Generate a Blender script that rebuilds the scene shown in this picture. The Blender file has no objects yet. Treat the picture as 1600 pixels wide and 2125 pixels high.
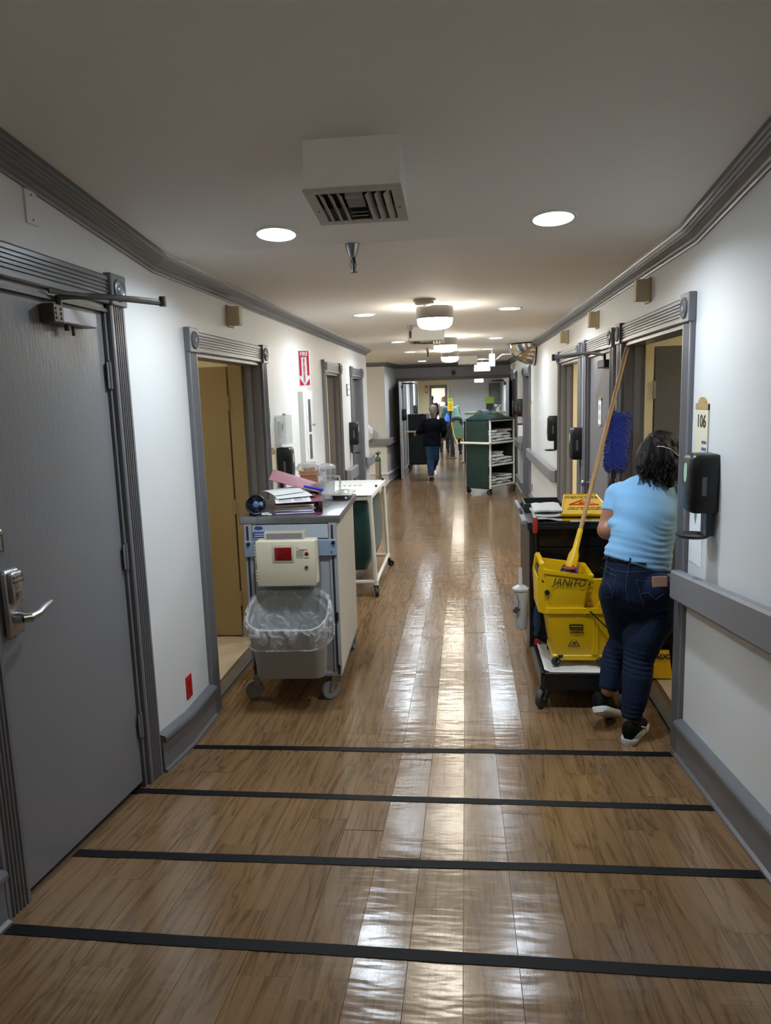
import bpy, bmesh, math, random
import numpy as np
from mathutils import Vector, Matrix, Euler, noise

random.seed(7)
SC = bpy.context.scene
COL = SC.collection

# ------------------------------------------------------------------ camera
CAM_Z = 1.73
cam_d = bpy.data.cameras.new('camera')
cam = bpy.data.objects.new('camera', cam_d)
COL.objects.link(cam)
cam_d.sensor_fit = 'HORIZONTAL'
cam_d.sensor_width = 36.0
cam_d.lens = 1518.03 / 1600 * 36.0
cam_d.clip_start = 0.02
_R = Vector((0.99388155, 0.10581005, -0.03168121))
_U = Vector((0.01464195, 0.15808543, 0.98731687))
_F = Vector((-0.10947639, 0.9817399, -0.15556892))
cam.matrix_world = Matrix((
    (_R.x, _U.x, -_F.x, 0), (_R.y, _U.y, -_F.y, 0), (_R.z, _U.z, -_F.z, CAM_Z), (0, 0, 0, 1)))
SC.camera = cam

# ------------------------------------------------------------------ world, exposure
w = bpy.data.worlds.new('world')
SC.world = w
w.use_nodes = True
w.node_tree.nodes['Background'].inputs[0].default_value = (0.8, 0.85, 0.9, 1)
w.node_tree.nodes['Background'].inputs[1].default_value = 0.0
SC.view_settings.view_transform = 'Standard'
SC.view_settings.look = 'None'
SC.view_settings.gamma = 1.0
SC.view_settings.use_curve_mapping = False
SC.view_settings.exposure = 0.25
_cy = getattr(SC, 'cycles', None)
if _cy:
    _cy.use_light_tree = False
    _cy.max_bounces = 6
    _cy.diffuse_bounces = 4
    _cy.glossy_bounces = 3
    _cy.transmission_bounces = 6
    _cy.transparent_max_bounces = 8
    _cy.caustics_reflective = False
    _cy.caustics_refractive = False
    _cy.use_adaptive_sampling = True
    _cy.adaptive_threshold = 0.03
DL_POWER = 12.0        # watts of one recessed downlight
COOL = (0.78, 0.89, 1.0)
WARM = (1.0, 0.90, 0.70)

# ------------------------------------------------------------------ helpers
def lin(c):
    """'#rrggbb' -> linear rgba"""
    c = c.lstrip('#')
    v = [int(c[i:i + 2], 16) / 255 for i in (0, 2, 4)]
    return tuple((x / 12.92 if x <= .04045 else ((x + .055) / 1.055) ** 2.4) for x in v) + (1.0,)

MATS = {}
def mat(name, col, rough=.5, metal=0.0, var=0.0, vscale=8.0, bump=0.0, bscale=40.0, spec=.5, emit=None, estr=0.0,
        trans=0.0, ior=1.45, alpha=1.0, coat=0.0, stretch=None, sheen=0.0):
    if name in MATS:
        return MATS[name]
    m = bpy.data.materials.new(name)
    m.use_nodes = True
    nt = m.node_tree
    b = nt.nodes['Principled BSDF']
    c = lin(col) if isinstance(col, str) else col
    b.inputs['Base Color'].default_value = c
    b.inputs['Roughness'].default_value = rough
    b.inputs['Metallic'].default_value = metal
    b.inputs['Specular IOR Level'].default_value = spec
    b.inputs['Coat Weight'].default_value = coat
    b.inputs['Coat Roughness'].default_value = .1
    b.inputs['Sheen Weight'].default_value = sheen
    if trans:
        b.inputs['Transmission Weight'].default_value = trans
        b.inputs['IOR'].default_value = ior
    if alpha < 1:
        b.inputs['Alpha'].default_value = alpha
    if emit:
        b.inputs['Emission Color'].default_value = lin(emit) if isinstance(emit, str) else tuple(emit) + (1,)
        b.inputs['Emission Strength'].default_value = estr
    tc = nt.nodes.new('ShaderNodeTexCoord')
    src = tc.outputs['Object']
    if stretch:
        mp = nt.nodes.new('ShaderNodeMapping')
        mp.inputs['Scale'].default_value = stretch
        nt.links.new(src, mp.inputs['Vector'])
        src = mp.outputs['Vector']
    n = nt.nodes.new('ShaderNodeTexNoise')
    n.inputs['Scale'].default_value = vscale
    n.inputs['Detail'].default_value = 4
    nt.links.new(src, n.inputs['Vector'])
    v = max(var, .015)
    mx = nt.nodes.new('ShaderNodeMix')
    mx.data_type = 'RGBA'
    mx.inputs[6].default_value = tuple(x * (1 - v) for x in c[:3]) + (1,)
    mx.inputs[7].default_value = tuple(min(1, x * (1 + v)) for x in c[:3]) + (1,)
    nt.links.new(n.outputs['Fac'], mx.inputs[0])
    nt.links.new(mx.outputs[2], b.inputs['Base Color'])
    if bump:
        n2 = nt.nodes.new('ShaderNodeTexNoise')
        n2.inputs['Scale'].default_value = bscale
        n2.inputs['Detail'].default_value = 3
        nt.links.new(src, n2.inputs['Vector'])
        bp = nt.nodes.new('ShaderNodeBump')
        bp.inputs['Strength'].default_value = bump
        bp.inputs['Distance'].default_value = .01
        nt.links.new(n2.outputs['Fac'], bp.inputs['Height'])
        nt.links.new(bp.outputs['Normal'], b.inputs['Normal'])
    MATS[name] = m
    return m

def V(*a):
    return Vector(a[0]) if len(a) == 1 else Vector(a)

class B:
    """mesh builder: every method adds closed pieces to one bmesh"""
    def __init__(s):
        s.bm = bmesh.new()
    def box(s, x0, x1, y0, y1, z0, z1, bev=0.0, M=None, seg=1):
        r = bmesh.ops.create_cube(s.bm, size=1.0)
        T = Matrix.Translation(((x0 + x1) / 2, (y0 + y1) / 2, (z0 + z1) / 2)) @ Matrix.Diagonal((abs(x1 - x0), abs(y1 - y0), abs(z1 - z0), 1))
        bmesh.ops.transform(s.bm, matrix=T, verts=r['verts'])
        vs = r['verts']
        if bev:
            ed = list({e for v in vs for e in v.link_edges})
            q = bmesh.ops.bevel(s.bm, geom=ed, offset=bev, offset_type='OFFSET', segments=seg, profile=.5, affect='EDGES')
            vs = list({v for f in q['faces'] for v in f.verts} | {v for v in vs if v.is_valid})
            if M is not None:
                allv = set(vs)
                for f in q['faces']:
                    for v in f.verts:
                        allv.add(v)
                vs = list(allv)
        if M is not None:
            bmesh.ops.transform(s.bm, matrix=M, verts=vs)
        return s
    def ring(s, pts):
        return [s.bm.verts.new(p) for p in pts]
    def loft(s, rings, cap=True, closed=False):
        R = [s.ring(r) for r in rings]
        n = len(R[0])
        K = len(R)
        for i in range(K if closed else K - 1):
            a, b = R[i], R[(i + 1) % K]
            for j in range(n):
                try:
                    s.bm.faces.new((a[j], a[(j + 1) % n], b[(j + 1) % n], b[j]))
                except ValueError:
                    pass
        if cap and not closed:
            if n > 2:
                s.bm.faces.new(list(reversed(R[0])))
                s.bm.faces.new(R[-1])
        return s
    def cyl(s, p0, p1, r0, r1=None, n=16, cap=True):
        p0, p1 = V(p0), V(p1)
        r1 = r0 if r1 is None else r1
        d = (p1 - p0).normalized()
        a = d.orthogonal().normalized()
        b = d.cross(a)
        C = [(math.cos(2 * math.pi * k / n), math.sin(2 * math.pi * k / n)) for k in range(n)]
        return s.loft([[p0 + (a * c + b * q) * r0 for c, q in C], [p1 + (a * c + b * q) * r1 for c, q in C]], cap)
    def tube(s, pts, r, n=8, closed=False, flat=None):
        """sweep a circle (or an ellipse r x flat) along a polyline; r may be a list"""
        P = [V(p) for p in pts]
        K = len(P)
        rr = r if isinstance(r, (list, tuple)) else [r] * K
        rings = []
        a = None
        for i in range(K):
            if closed:
                d = (P[(i + 1) % K] - P[i - 1]).normalized()
            else:
                d = (P[min(i + 1, K - 1)] - P[max(i - 1, 0)]).normalized()
            if a is None:
                a = d.orthogonal().normalized()
                if flat:
                    a = (Vector((0, 0, 1)) - d * d.z)
                    a = a.normalized() if a.length > .1 else d.orthogonal().normalized()
            else:
                a = (a - d * a.dot(d))
                a = a.normalized() if a.length > 1e-6 else d.orthogonal().normalized()
            b = d.cross(a)
            k2 = (flat / rr[i]) if flat else 1
            rings.append([P[i] + (a * math.cos(2 * math.pi * k / n) + b * math.sin(2 * math.pi * k / n) * k2) * rr[i] for k in range(n)])
        return s.loft(rings, not closed, closed)
    def lathe(s, prof, c=(0, 0, 0), n=24, M=None, sx=1.0, sy=1.0):
        c = V(c)
        rings = []
        for r, z in prof:
            rings.append([Vector((math.cos(2 * math.pi * k / n) * max(r, 1e-4) * sx, math.sin(2 * math.pi * k / n) * max(r, 1e-4) * sy, z)) for k in range(n)])
        if M is not None:
            rings = [[M @ p for p in r] for r in rings]
        return s.loft([[p + c for p in r] for r in rings], True)
    def ell(s, c, r, nu=16, nv=10, M=None):
        """ellipsoid"""
        c = V(c)
        rr = r if isinstance(r, (tuple, list)) else (r, r, r)
        rings = []
        for i in range(nv + 1):
            t = math.pi * i / nv
            q = max(math.sin(t), .02)
            rings.append([Vector((math.cos(2 * math.pi * k / nu) * q * rr[0], math.sin(2 * math.pi * k / nu) * q * rr[1], -math.cos(t) * rr[2])) for k in range(nu)])
        if M is not None:
            rings = [[M @ p for p in r_] for r_ in rings]
        return s.loft([[p + c for p in r_] for r_ in rings], True)
    def prism(s, poly, axis, a0, a1, M=None):
        """extrude a 2-D polygon along axis: x -> (y,z) polygon, y -> (x,z), z -> (x,y)"""
        def f(p, a):
            q = {'x': (a, p[0], p[1]), 'y': (p[0], a, p[1]), 'z': (p[0], p[1], a)}[axis]
            q = Vector(q)
            return M @ q if M is not None else q
        return s.loft([[f(p, a0) for p in poly], [f(p, a1) for p in poly]], True)
    def quad(s, pts):
        s.bm.faces.new([s.bm.verts.new(p) for p in pts])
        return s
    def mesh(s, name, smooth=False, ang=35):
        bmesh.ops.recalc_face_normals(s.bm, faces=s.bm.faces)
        me = bpy.data.meshes.new(name)
        if smooth:
            for f in s.bm.faces:
                f.smooth = True
            ca = math.radians(ang)
            for e in s.bm.edges:
                if len(e.link_faces) == 2 and e.calc_face_angle(0) > ca:
                    e.smooth = False
        s.bm.to_mesh(me)
        s.bm.free()
        return me
    def ob(s, name, m, parent=None, smooth=False, ang=35, loc=None):
        return link(name, s.mesh(name, smooth, ang), m, parent, loc)

ORIGIN = {}
def link(name, me, m, parent=None, loc=None):
    o = bpy.data.objects.new(name, me)
    if m is not None and not me.materials:
        me.materials.append(m)
    COL.objects.link(o)
    if loc is not None:
        o.location = loc
    if parent is not None:
        o.parent = parent
        o.matrix_parent_inverse = Matrix.Translation(-ORIGIN.get(parent.name, Vector((0, 0, 0))))
    ORIGIN[o.name] = V(o.location)
    if parent is not None:
        ORIGIN[o.name] = Vector((0, 0, 0)) if loc is None else V(loc)
    return o

def thing(name, label, cat, loc=(0, 0, 0), group=None, kind=None):
    o = bpy.data.objects.new(name, None)
    o.empty_display_size = .1
    COL.objects.link(o)
    o.location = loc
    ORIGIN[o.name] = V(loc)
    if label:
        o['label'] = label
    if cat:
        o['category'] = cat
    if group:
        o['group'] = group
    if kind:
        o['kind'] = kind
    return o

def tag(o, label, cat, group=None, kind=None):
    if label:
        o['label'] = label
    if cat:
        o['category'] = cat
    if group:
        o['group'] = group
    if kind:
        o['kind'] = kind
    return o

def struct(o, label=None):
    o['kind'] = 'structure'
    if label:
        o['label'] = label
    return o

def text_mesh(txt, size, align='CENTER', depth=.0006, shear=0.0, bold=0.0, sx=1.0):
    c = bpy.data.curves.new('txt', 'FONT')
    c.body = txt
    c.size = size
    c.align_x = align
    c.align_y = 'CENTER'
    c.extrude = depth
    c.shear = shear
    c.offset = bold
    c.resolution_u = 3
    o = bpy.data.objects.new('txt', c)
    COL.objects.link(o)
    dg = bpy.context.evaluated_depsgraph_get()
    me = bpy.data.meshes.new_from_object(o.evaluated_get(dg))
    me.materials.clear()
    bpy.data.objects.remove(o)
    bpy.data.curves.remove(c)
    if sx != 1:
        me.transform(Matrix.Diagonal((sx, 1, 1, 1)))
    return me

def text(name, txt, size, pos, right, up, m, parent=None, **kw):
    """flat lettering with its baseline along right and its height along up"""
    me = text_mesh(txt, size, **kw)
    r = V(right).normalized()
    u = V(up)
    u = (u - r * u.dot(r)).normalized()
    n = r.cross(u)
    M = Matrix(((r.x, u.x, n.x, pos[0]), (r.y, u.y, n.y, pos[1]), (r.z, u.z, n.z, pos[2]), (0, 0, 0, 1)))
    me.transform(M)
    return link(name, me, m, parent)

def frame(pos, right, up):
    r = V(right).normalized()
    u = V(up)
    u = (u - r * u.dot(r)).normalized()
    n = r.cross(u)
    return Matrix(((r.x, u.x, n.x, pos[0]), (r.y, u.y, n.y, pos[1]), (r.z, u.z, n.z, pos[2]), (0, 0, 0, 1)))

def remesh(b, name, vox, smooth=4, fac=.5, sub=0):
    """union of overlapping closed pieces as one continuous smooth surface"""
    me = b.mesh(name)
    o = bpy.data.objects.new('tmp', me)
    COL.objects.link(o)
    md = o.modifiers.new('r', 'REMESH')
    md.mode = 'VOXEL'
    md.voxel_size = vox
    if smooth:
        sm = o.modifiers.new('s', 'SMOOTH')
        sm.factor = fac
        sm.iterations = smooth
    dg = bpy.context.evaluated_depsgraph_get()
    out = bpy.data.meshes.new_from_object(o.evaluated_get(dg))
    bpy.data.objects.remove(o)
    bpy.data.meshes.remove(me)
    out.name = name
    out.polygons.foreach_set('use_smooth', [True] * len(out.polygons))
    return out

def displace(me, fn):
    """move each vertex along its normal by fn(co)"""
    me.update()
    n = len(me.vertices)
    co = np.empty(n * 3); me.vertices.foreach_get('co', co); co = co.reshape(-1, 3)
    no = np.empty(n * 3); me.vertex_normals.foreach_get('vector', no); no = no.reshape(-1, 3)
    co = co + no * fn(co)[:, None]
    me.vertices.foreach_set('co', co.ravel())
    me.update()
    return me

# ------------------------------------------------------------------ dimensions of the corridor
XL, XR = -1.43, 1.0            # wall faces
Y0 = 3.38                      # the ramp ends here; beyond it the floor is level
RS = math.tan(0.11709694)      # slope of the ramp, rising towards the camera
CZ = 2.41                      # ceiling over the level floor
YB = -2.6                      # back of the corridor behind the camera
YE = 27.0                      # far end
FY = 16.4                      # fire doors
XF = -1.50                     # left wall face near the fire doors
def rz(y):
    return max(0.0, (Y0 - y) * RS)

# ------------------------------------------------------------------ materials
M_wall = mat('white_wall_paint', '#d8d9d8', .42, var=.02, vscale=1.5, bump=.05, bscale=60)
M_ceil = mat('ceiling_paint', '#f0ede7', .75, var=.02, vscale=2, bump=.05, bscale=30)
M_grey = mat('grey_gloss_trim_paint', '#69696d', .3, var=.05, vscale=4, bump=.04, bscale=25)
M_rail = mat('grey_rail', '#7b7b7e', .45, var=.03)
M_door = mat('grey_door_paint', '#727276', .33, var=.05, vscale=3, bump=.10, bscale=70, stretch=(1, 1, .35))
M_ddoor = mat('dark_grey_door_paint', '#5d5c5c', .4, var=.04, vscale=3, bump=.05)
M_beige = mat('beige_door_paint', '#8f7b55', .4, var=.04, vscale=2)
M_cream = mat('cream_room_wall', '#d8cba0', .6, var=.03)
M_tile = mat('room_floor_vinyl', '#b7a891', .4, var=.08, vscale=5)
M_black = mat('black_plastic', '#16171a', .35, var=.1)
M_steel = mat('brushed_steel', '#b6b6b8', .3, 1.0, var=.05, vscale=20)
M_dsteel = mat('dull_steel', '#8d8d8c', .42, .9, var=.08)
M_bronze = mat('dark_bronze_metal', '#57534c', .4, .8, var=.15, vscale=30)
M_chrome = mat('chrome', '#d9dadc', .06, 1.0)
M_white = mat('white_plastic', '#e6e6e2', .4, var=.02)
M_alm = mat('almond_plastic', '#cfc6ab', .45, var=.03)
M_tan = mat('tan_plastic', '#b7a684', .5, var=.04)
M_red = mat('red_plastic', '#b5121d', .4, var=.05)
M_lens = mat('downlight_lens', '#ffffff', .5, emit=COOL, estr=40)
M_shade = mat('lit_glass_shade', '#ffffff', .4, emit=(1.0, .92, .78), estr=40.0)
M_tape = mat('black_floor_tape', '#0b0c0f', .65, spec=.2, var=.15, vscale=60, bump=.1, bscale=80)
M_fill = mat('added_fill_shade', '#ffffff', .4, emit=(1.0, .92, .78), estr=17.0)  # weaker glow for the added fill lamp behind the camera's view
M_paper = mat('white_paper', '#e4e6ea', .7, var=.02)
M_ink = mat('black_ink', '#141414', .6)

def wood_floor():
    m = bpy.data.materials.new('wood_plank_vinyl')
    m.use_nodes = True
    nt = m.node_tree
    N, Lk = nt.nodes, nt.links
    b = N['Principled BSDF']
    tc = N.new('ShaderNodeTexCoord')
    oi = N.new('ShaderNodeObjectInfo')
    geo = N.new('ShaderNodeNewGeometry')
    add = N.new('ShaderNodeVectorMath'); add.operation = 'ADD'
    sc = N.new('ShaderNodeVectorMath'); sc.operation = 'SCALE'
    Lk.new(oi.outputs['Location'], sc.inputs[0]); sc.inputs['Scale'].default_value = 7.31
    Lk.new(tc.outputs['Object'], add.inputs[0]); Lk.new(sc.outputs[0], add.inputs[1])
    mp = N.new('ShaderNodeMapping'); mp.inputs['Scale'].default_value = (8, .55, 1)
    Lk.new(add.outputs[0], mp.inputs['Vector'])
    n1 = N.new('ShaderNodeTexNoise'); n1.inputs['Scale'].default_value = 2.2; n1.inputs['Detail'].default_value = 5
    n1.inputs['Roughness'].default_value = .55; n1.inputs['Distortion'].default_value = .6
    Lk.new(mp.outputs[0], n1.inputs['Vector'])
    wv = N.new('ShaderNodeMath'); wv.operation = 'MULTIPLY'; wv.inputs[1].default_value = 8.0
    Lk.new(n1.outputs['Fac'], wv.inputs[0])
    fr = N.new('ShaderNodeMath'); fr.operation = 'PINGPONG'; fr.inputs[1].default_value = 1.0
    Lk.new(wv.outputs[0], fr.inputs[0])
    mp2 = N.new('ShaderNodeMapping'); mp2.inputs['Scale'].default_value = (90, 3.5, 1)
    Lk.new(add.outputs[0], mp2.inputs['Vector'])
    n2 = N.new('ShaderNodeTexNoise'); n2.inputs['Scale'].default_value = 1.6; n2.inputs['Detail'].default_value = 3
    Lk.new(mp2.outputs[0], n2.inputs['Vector'])
    r1 = N.new('ShaderNodeValToRGB')
    cr = r1.color_ramp
    cr.elements[0].position = 0.0; cr.elements[0].color = lin('#614b34')
    cr.elements[1].position = .22; cr.elements[1].color = lin('#7a5f41')
    e = cr.elements.new(1.0); e.color = lin('#84684a')
    Lk.new(fr.outputs[0], r1.inputs['Fac'])
    r2 = N.new('ShaderNodeValToRGB')
    r2.color_ramp.elements[0].position = .35; r2.color_ramp.elements[0].color = (.84, .82, .80, 1)
    r2.color_ramp.elements[1].position = .62; r2.color_ramp.elements[1].color = (1, 1, 1, 1)
    Lk.new(n2.outputs['Fac'], r2.inputs['Fac'])
    mu = N.new('ShaderNodeMix'); mu.data_type = 'RGBA'; mu.blend_type = 'MULTIPLY'; mu.inputs[0].default_value = .8
    Lk.new(r1.outputs['Color'], mu.inputs[6]); Lk.new(r2.outputs['Color'], mu.inputs[7])
    # plank to plank tone
    hs = N.new('ShaderNodeHueSaturation')
    mr = N.new('ShaderNodeMapRange'); mr.inputs[3].default_value = .92; mr.inputs[4].default_value = 1.08
    Lk.new(oi.outputs['Random'], mr.inputs[0]); Lk.new(mr.outputs[0], hs.inputs['Value'])
    Lk.new(mu.outputs[2], hs.inputs['Color'])
    Lk.new(hs.outputs['Color'], b.inputs['Base Color'])
    # worn gloss
    n3 = N.new('ShaderNodeTexNoise'); n3.inputs['Scale'].default_value = 1.3; n3.inputs['Detail'].default_value = 3
    Lk.new(geo.outputs['Position'], n3.inputs['Vector'])
    rr = N.new('ShaderNodeMapRange'); rr.inputs[3].default_value = .10; rr.inputs[4].default_value = .22
    Lk.new(n3.outputs['Fac'], rr.inputs[0]); Lk.new(rr.outputs[0], b.inputs['Roughness'])
    b.inputs['Specular IOR Level'].default_value = .55
    n4 = N.new('ShaderNodeTexNoise'); n4.inputs['Scale'].default_value = 9; n4.inputs['Detail'].default_value = 2
    Lk.new(geo.outputs['Position'], n4.inputs['Vector'])
    n5 = N.new('ShaderNodeTexNoise'); n5.inputs['Scale'].default_value = 260; n5.inputs['Detail'].default_value = 2
    Lk.new(geo.outputs['Position'], n5.inputs['Vector'])
    mp4 = N.new('ShaderNodeMapping'); mp4.inputs['Scale'].default_value = (5, 17, 5)
    Lk.new(geo.outputs['Position'], mp4.inputs['Vector']); Lk.new(mp4.outputs[0], n4.inputs['Vector'])
    n4.inputs['Scale'].default_value = 1.0
    ad = N.new('ShaderNodeMath'); ad.operation = 'MULTIPLY_ADD'; ad.inputs[1].default_value = .05
    Lk.new(n5.outputs['Fac'], ad.inputs[0]); Lk.new(n4.outputs['Fac'], ad.inputs[2])
    bp = N.new('ShaderNodeBump'); bp.inputs['Strength'].default_value = .22; bp.inputs['Distance'].default_value = .010
    Lk.new(ad.outputs[0], bp.inputs['Height']); Lk.new(bp.outputs['Normal'], b.inputs['Normal'])
    return m
M_wood = wood_floor()

# ================================================================== THE SETTING
# ------------------------------------------------------------------ floor
b = B()
b.box(-4.4, 4.2, Y0, YE + 4, -.15, -.004)
b.loft([[(x, Y0, -.15 - .004), (x, Y0, -.004), (x, YB - .2, rz(YB - .2) - .004), (x, YB - .2, -.15)] for x in (-4.4, 4.2)])
floor = struct(b.ob('floor', mat('floor_screed', '#57432c', .6)), 'brown wood-look plank floor of the corridor with a ramp in front')
PW, PL, XS = .152, .916, -.026
JN = {-9: 3.25, -8: 2.141, -7: 1.706, -6: 2.402, -5: 2.002, -4: 2.622, -3: 1.624, -2: 3.26, -1: 2.056, 0: 2.451, 1: 2.719, 2: 2.014, 3: 2.205, 4: 1.697, 5: 1.997, 6: 2.36, -10: 2.8}
PM = {}
def plank_mesh(wd, ln):
    k = (round(wd, 3), round(ln, 3))
    if k not in PM:
        q = B()
        h, g, e = .004, .0004, .0005
        x, y = wd / 2 - g, ln / 2 - g
        c = .0005 if wd > .1 else 0          # slightly cupped: long edges stand a hair higher
        K = [-1, -.72, -.3, .3, .72, 1]
        prof = [(-x, -h), (x, -h)] + [(x, -e * .5)] + [((x - e) * u, c * (abs(u) ** 2 - .5)) for u in reversed(K)] + [(-x, -e * .5)]
        q.loft([[(u, yy, z) for u, z in prof] for yy in (-y, y)])
        PM[k] = q.mesh('plank', True, 20)
        PM[k].materials.append(M_wood)
    return PM[k]
rest = []
RA = -math.atan(RS)
npl = 0
for c in range(-10, 7):
    x0, x1 = max(XS + c * PW, XL + .003), min(XS + (c + 1) * PW, XR - .003)
    if x1 - x0 < .01:
        continue
    j = JN[c]
    while j > .62:
        j -= PL
    ys = []
    y = j
    while y < YE:
        ys.append((y, y + PL)); y += PL
    for a, z in ys:
        segs = [(a, z)] if (z <= Y0 or a >= Y0) else [(a, Y0), (Y0, z)]
        for s0, s1 in segs:
            if s1 - s0 < .02:
                continue
            if s1 < 1.3:
                continue
            ym = (s0 + s1) / 2
            onr = s1 <= Y0 + 1e-6
            if ym > 15.9:
                rest.append((x0, x1, s0, s1)); continue
            ln = (s1 - s0) / (math.cos(RA) if onr else 1)
            o = link('plank', plank_mesh(x1 - x0, ln), M_wood, floor)
            o.location = ((x0 + x1) / 2, ym, rz(ym))
            tx, ty = random.gauss(0, .0013), random.gauss(0, .0016)
            o.rotation_euler = (RA * (1 if onr else 0) + tx, ty, 0)
            npl += 1
q = B()
for x0, x1, s0, s1 in rest:
    q.box(x0 + .0008, x1 - .0008, s0 + .0008, s1 - .0008, -.004, random.uniform(-.0004, .0004))
o = q.ob('plank_field', M_wood, floor); o['kind'] = 'stuff'
# vinyl floors of the side rooms
for nm, xa, xb in (('floor_room_left', -4.3, XL - .125), ('floor_room_right', XR + .125, 4.1)):
    struct(B().box(xa, xb, Y0 - 4, YE, -.003, .0).ob(nm, M_tile), 'beige vinyl floor of the side rooms')

# ------------------------------------------------------------------ walls with door openings
WT = .12
DOORS_L = [(2.0, 2.90, 2.134), (3.85, 5.12, 1.995), (7.54, 8.37, 2.0), (9.37, 10.18, 2.0)]
DOORS_R = [(3.50, 4.81, 2.015), (5.19, 6.19, 2.01), (6.60, 7.87, 2.01), (11.47, 12.58, 2.01), (14.35, 15.5, 2.01)]
def wall(name, xf, xb, ya, yb, doors, m, label, ztop=3.3):
    q = B()
    y = ya
    for a, c, h in doors:
        q.box(xf, xb, y, a, -.2, ztop)
        q.box(xf, xb, a, c, h, ztop)
        y = c
    q.box(xf, xb, y, yb, -.2, ztop)
    return struct(q.ob(name, m), label)
YLE = 10.86
wall('wall_left', XL - WT, XL, YB, YLE, DOORS_L, M_wall, 'white left corridor wall with grey door frames')
wall('wall_right', XR, XR + WT, YB, FY + .1, DOORS_R, M_wall, 'white right corridor wall with grey door frames')
struct(B().box(-4.4, 4.2, YB - .1, YB, -.2, 3.3).ob('wall_back', M_wall), 'white wall behind the viewer')
# side passage on the left, then the wall that turns the corner before the fire doors
struct(B().box(-4.3, XL - WT, YLE - .12, YLE, -.2, CZ).ob('wall_passage', M_wall), 'white wall of the side passage')
PX, PY = -1.59, 14.87
b = B()
b.prism([(-4.3, PY), (PX, PY), (XF, FY + .1), (-4.3, FY + .1)], 'z', -.2, CZ + .2)
struct(b.ob('wall_corner', M_wall), 'white wall corner projecting before the fire doors')
for nm, x in (('wall_outer_left', -4.4), ('wall_outer_right', 4.1)):
    struct(B().box(x, x + .1, YB, YE + 3, -.2, 3.3).ob(nm, M_cream), 'cream outer wall of the side rooms')
# partitions between side rooms
for k, (xa, xb, y) in enumerate([(-4.3, XL - WT, 3.3), (-4.3, XL - WT, 5.9), (-4.3, XL - WT, 8.75), (XR + WT, 4.1, 3.2), (XR + WT, 4.1, 5.6), (XR + WT, 4.1, 8.4), (XR + WT, 4.1, 12.9)]):
    struct(B().box(xa, xb, y, y + .1, -.2, 3.2).ob('wall_partition', M_cream), 'cream partition between side rooms')

# ------------------------------------------------------------------ ceiling
b = B()
b.box(-4.4, 4.2, Y0, YE + 4, CZ, CZ + .12)
b.loft([[(x, Y0, CZ), (x, Y0, CZ + .12), (x, YB - .2, CZ + .12 + rz(YB - .2)), (x, YB - .2, CZ + rz(YB - .2))] for x in (-4.4, 4.2)])
struct(b.ob('ceiling', M_ceil), 'off-white plaster ceiling, sloping up over the ramp')

# ------------------------------------------------------------------ crown moulding, base boards: profile sweeps
CROWN = [(0, -.078), (.008, -.078), (.011, -.070), (.006, -.066), (.014, -.060), (.018, -.052), (.030, -.046), (.040, -.036), (.046, -.038), (.052, -.028),
         (.058, -.030), (.064, -.019), (.071, -.021), (.076, -.010), (.080, -.010), (.082, 0), (0, 0)]
BASE = [(0, 0), (.040, 0), (.040, .012), (.028, .020), (.026, .150), (.040, .150), (.046, .158), (.046, .172), (.040, .180), (.010, .188), (0, .188)]
def sweep(name, prof, path, inward, m, zfun, label=None):
    """path: list of (x,y); inward: side of the path the profile grows to (+1 left of travel)"""
    P = [Vector(p) for p in path]
    rings = []
    for i, p in enumerate(P):
        d0 = (P[i] - P[i - 1]).normalized() if i else (P[1] - P[0]).normalized()
        d1 = (P[i + 1] - P[i]).normalized() if i < len(P) - 1 else d0
        n0, n1 = Vector((-d0.y, d0.x)) * inward, Vector((-d1.y, d1.x)) * inward
        n = (n0 + n1)
        n = n / max(n.length, 1e-6)
        k = 1 / max(n.dot(n0), .2)
        z = zfun(p.x, p.y)
        rings.append([Vector((p.x + n.x * a * k, p.y + n.y * a * k, z + h)) for a, h in prof])
    q = B()
    q.loft(rings)
    return struct(q.ob(name, m), label)
zc = lambda x, y: CZ + rz(y)
zf = lambda x, y: rz(y)
sweep('trim_1', CROWN, [(XL, YB), (XL, Y0), (XL, YLE), (-4.3, YLE)], -1, M_grey, zc, 'grey fluted crown moulding on the left wall')
sweep('trim_2', CROWN, [(XR, YB), (XR, Y0), (XR, FY)], 1, M_grey, zc, 'grey fluted crown moulding on the right wall')
sweep('trim_3', CROWN, [(-4.3, PY), (PX, PY), (XF, FY), (XR, FY)], -1, M_grey, zc, 'grey crown moulding around the far wall corner and soffit')
for i, (a, c) in enumerate([(YB, 1.868), (3.03, 3.728), (5.245, 7.42), (8.49, 9.25), (10.30, YLE)]):
    pts = [(XL, a), (XL, Y0), (XL, c)] if a < Y0 < c else [(XL, a), (XL, c)]
    sweep('baseboard_left', BASE, pts, -1, M_grey, zf, 'grey capped baseboard of the left wall')
for i, (a, c) in enumerate([(YB, 3.375), (4.935, 5.065), (6.315, 6.475), (7.995, 11.345), (12.705, 14.225), (15.625, FY - .1)]):
    sweep('baseboard_right', BASE, [(XR, a), (XR, c)], 1, M_grey, zf, 'grey capped baseboard of the right wall')
sweep('baseboard_corner', BASE, [(-4.0, PY), (PX, PY), (XF, FY - .15)], -1, mat('white_base', '#c9c9cc', .4), zf, 'pale baseboard of the far wall corner')

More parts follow.
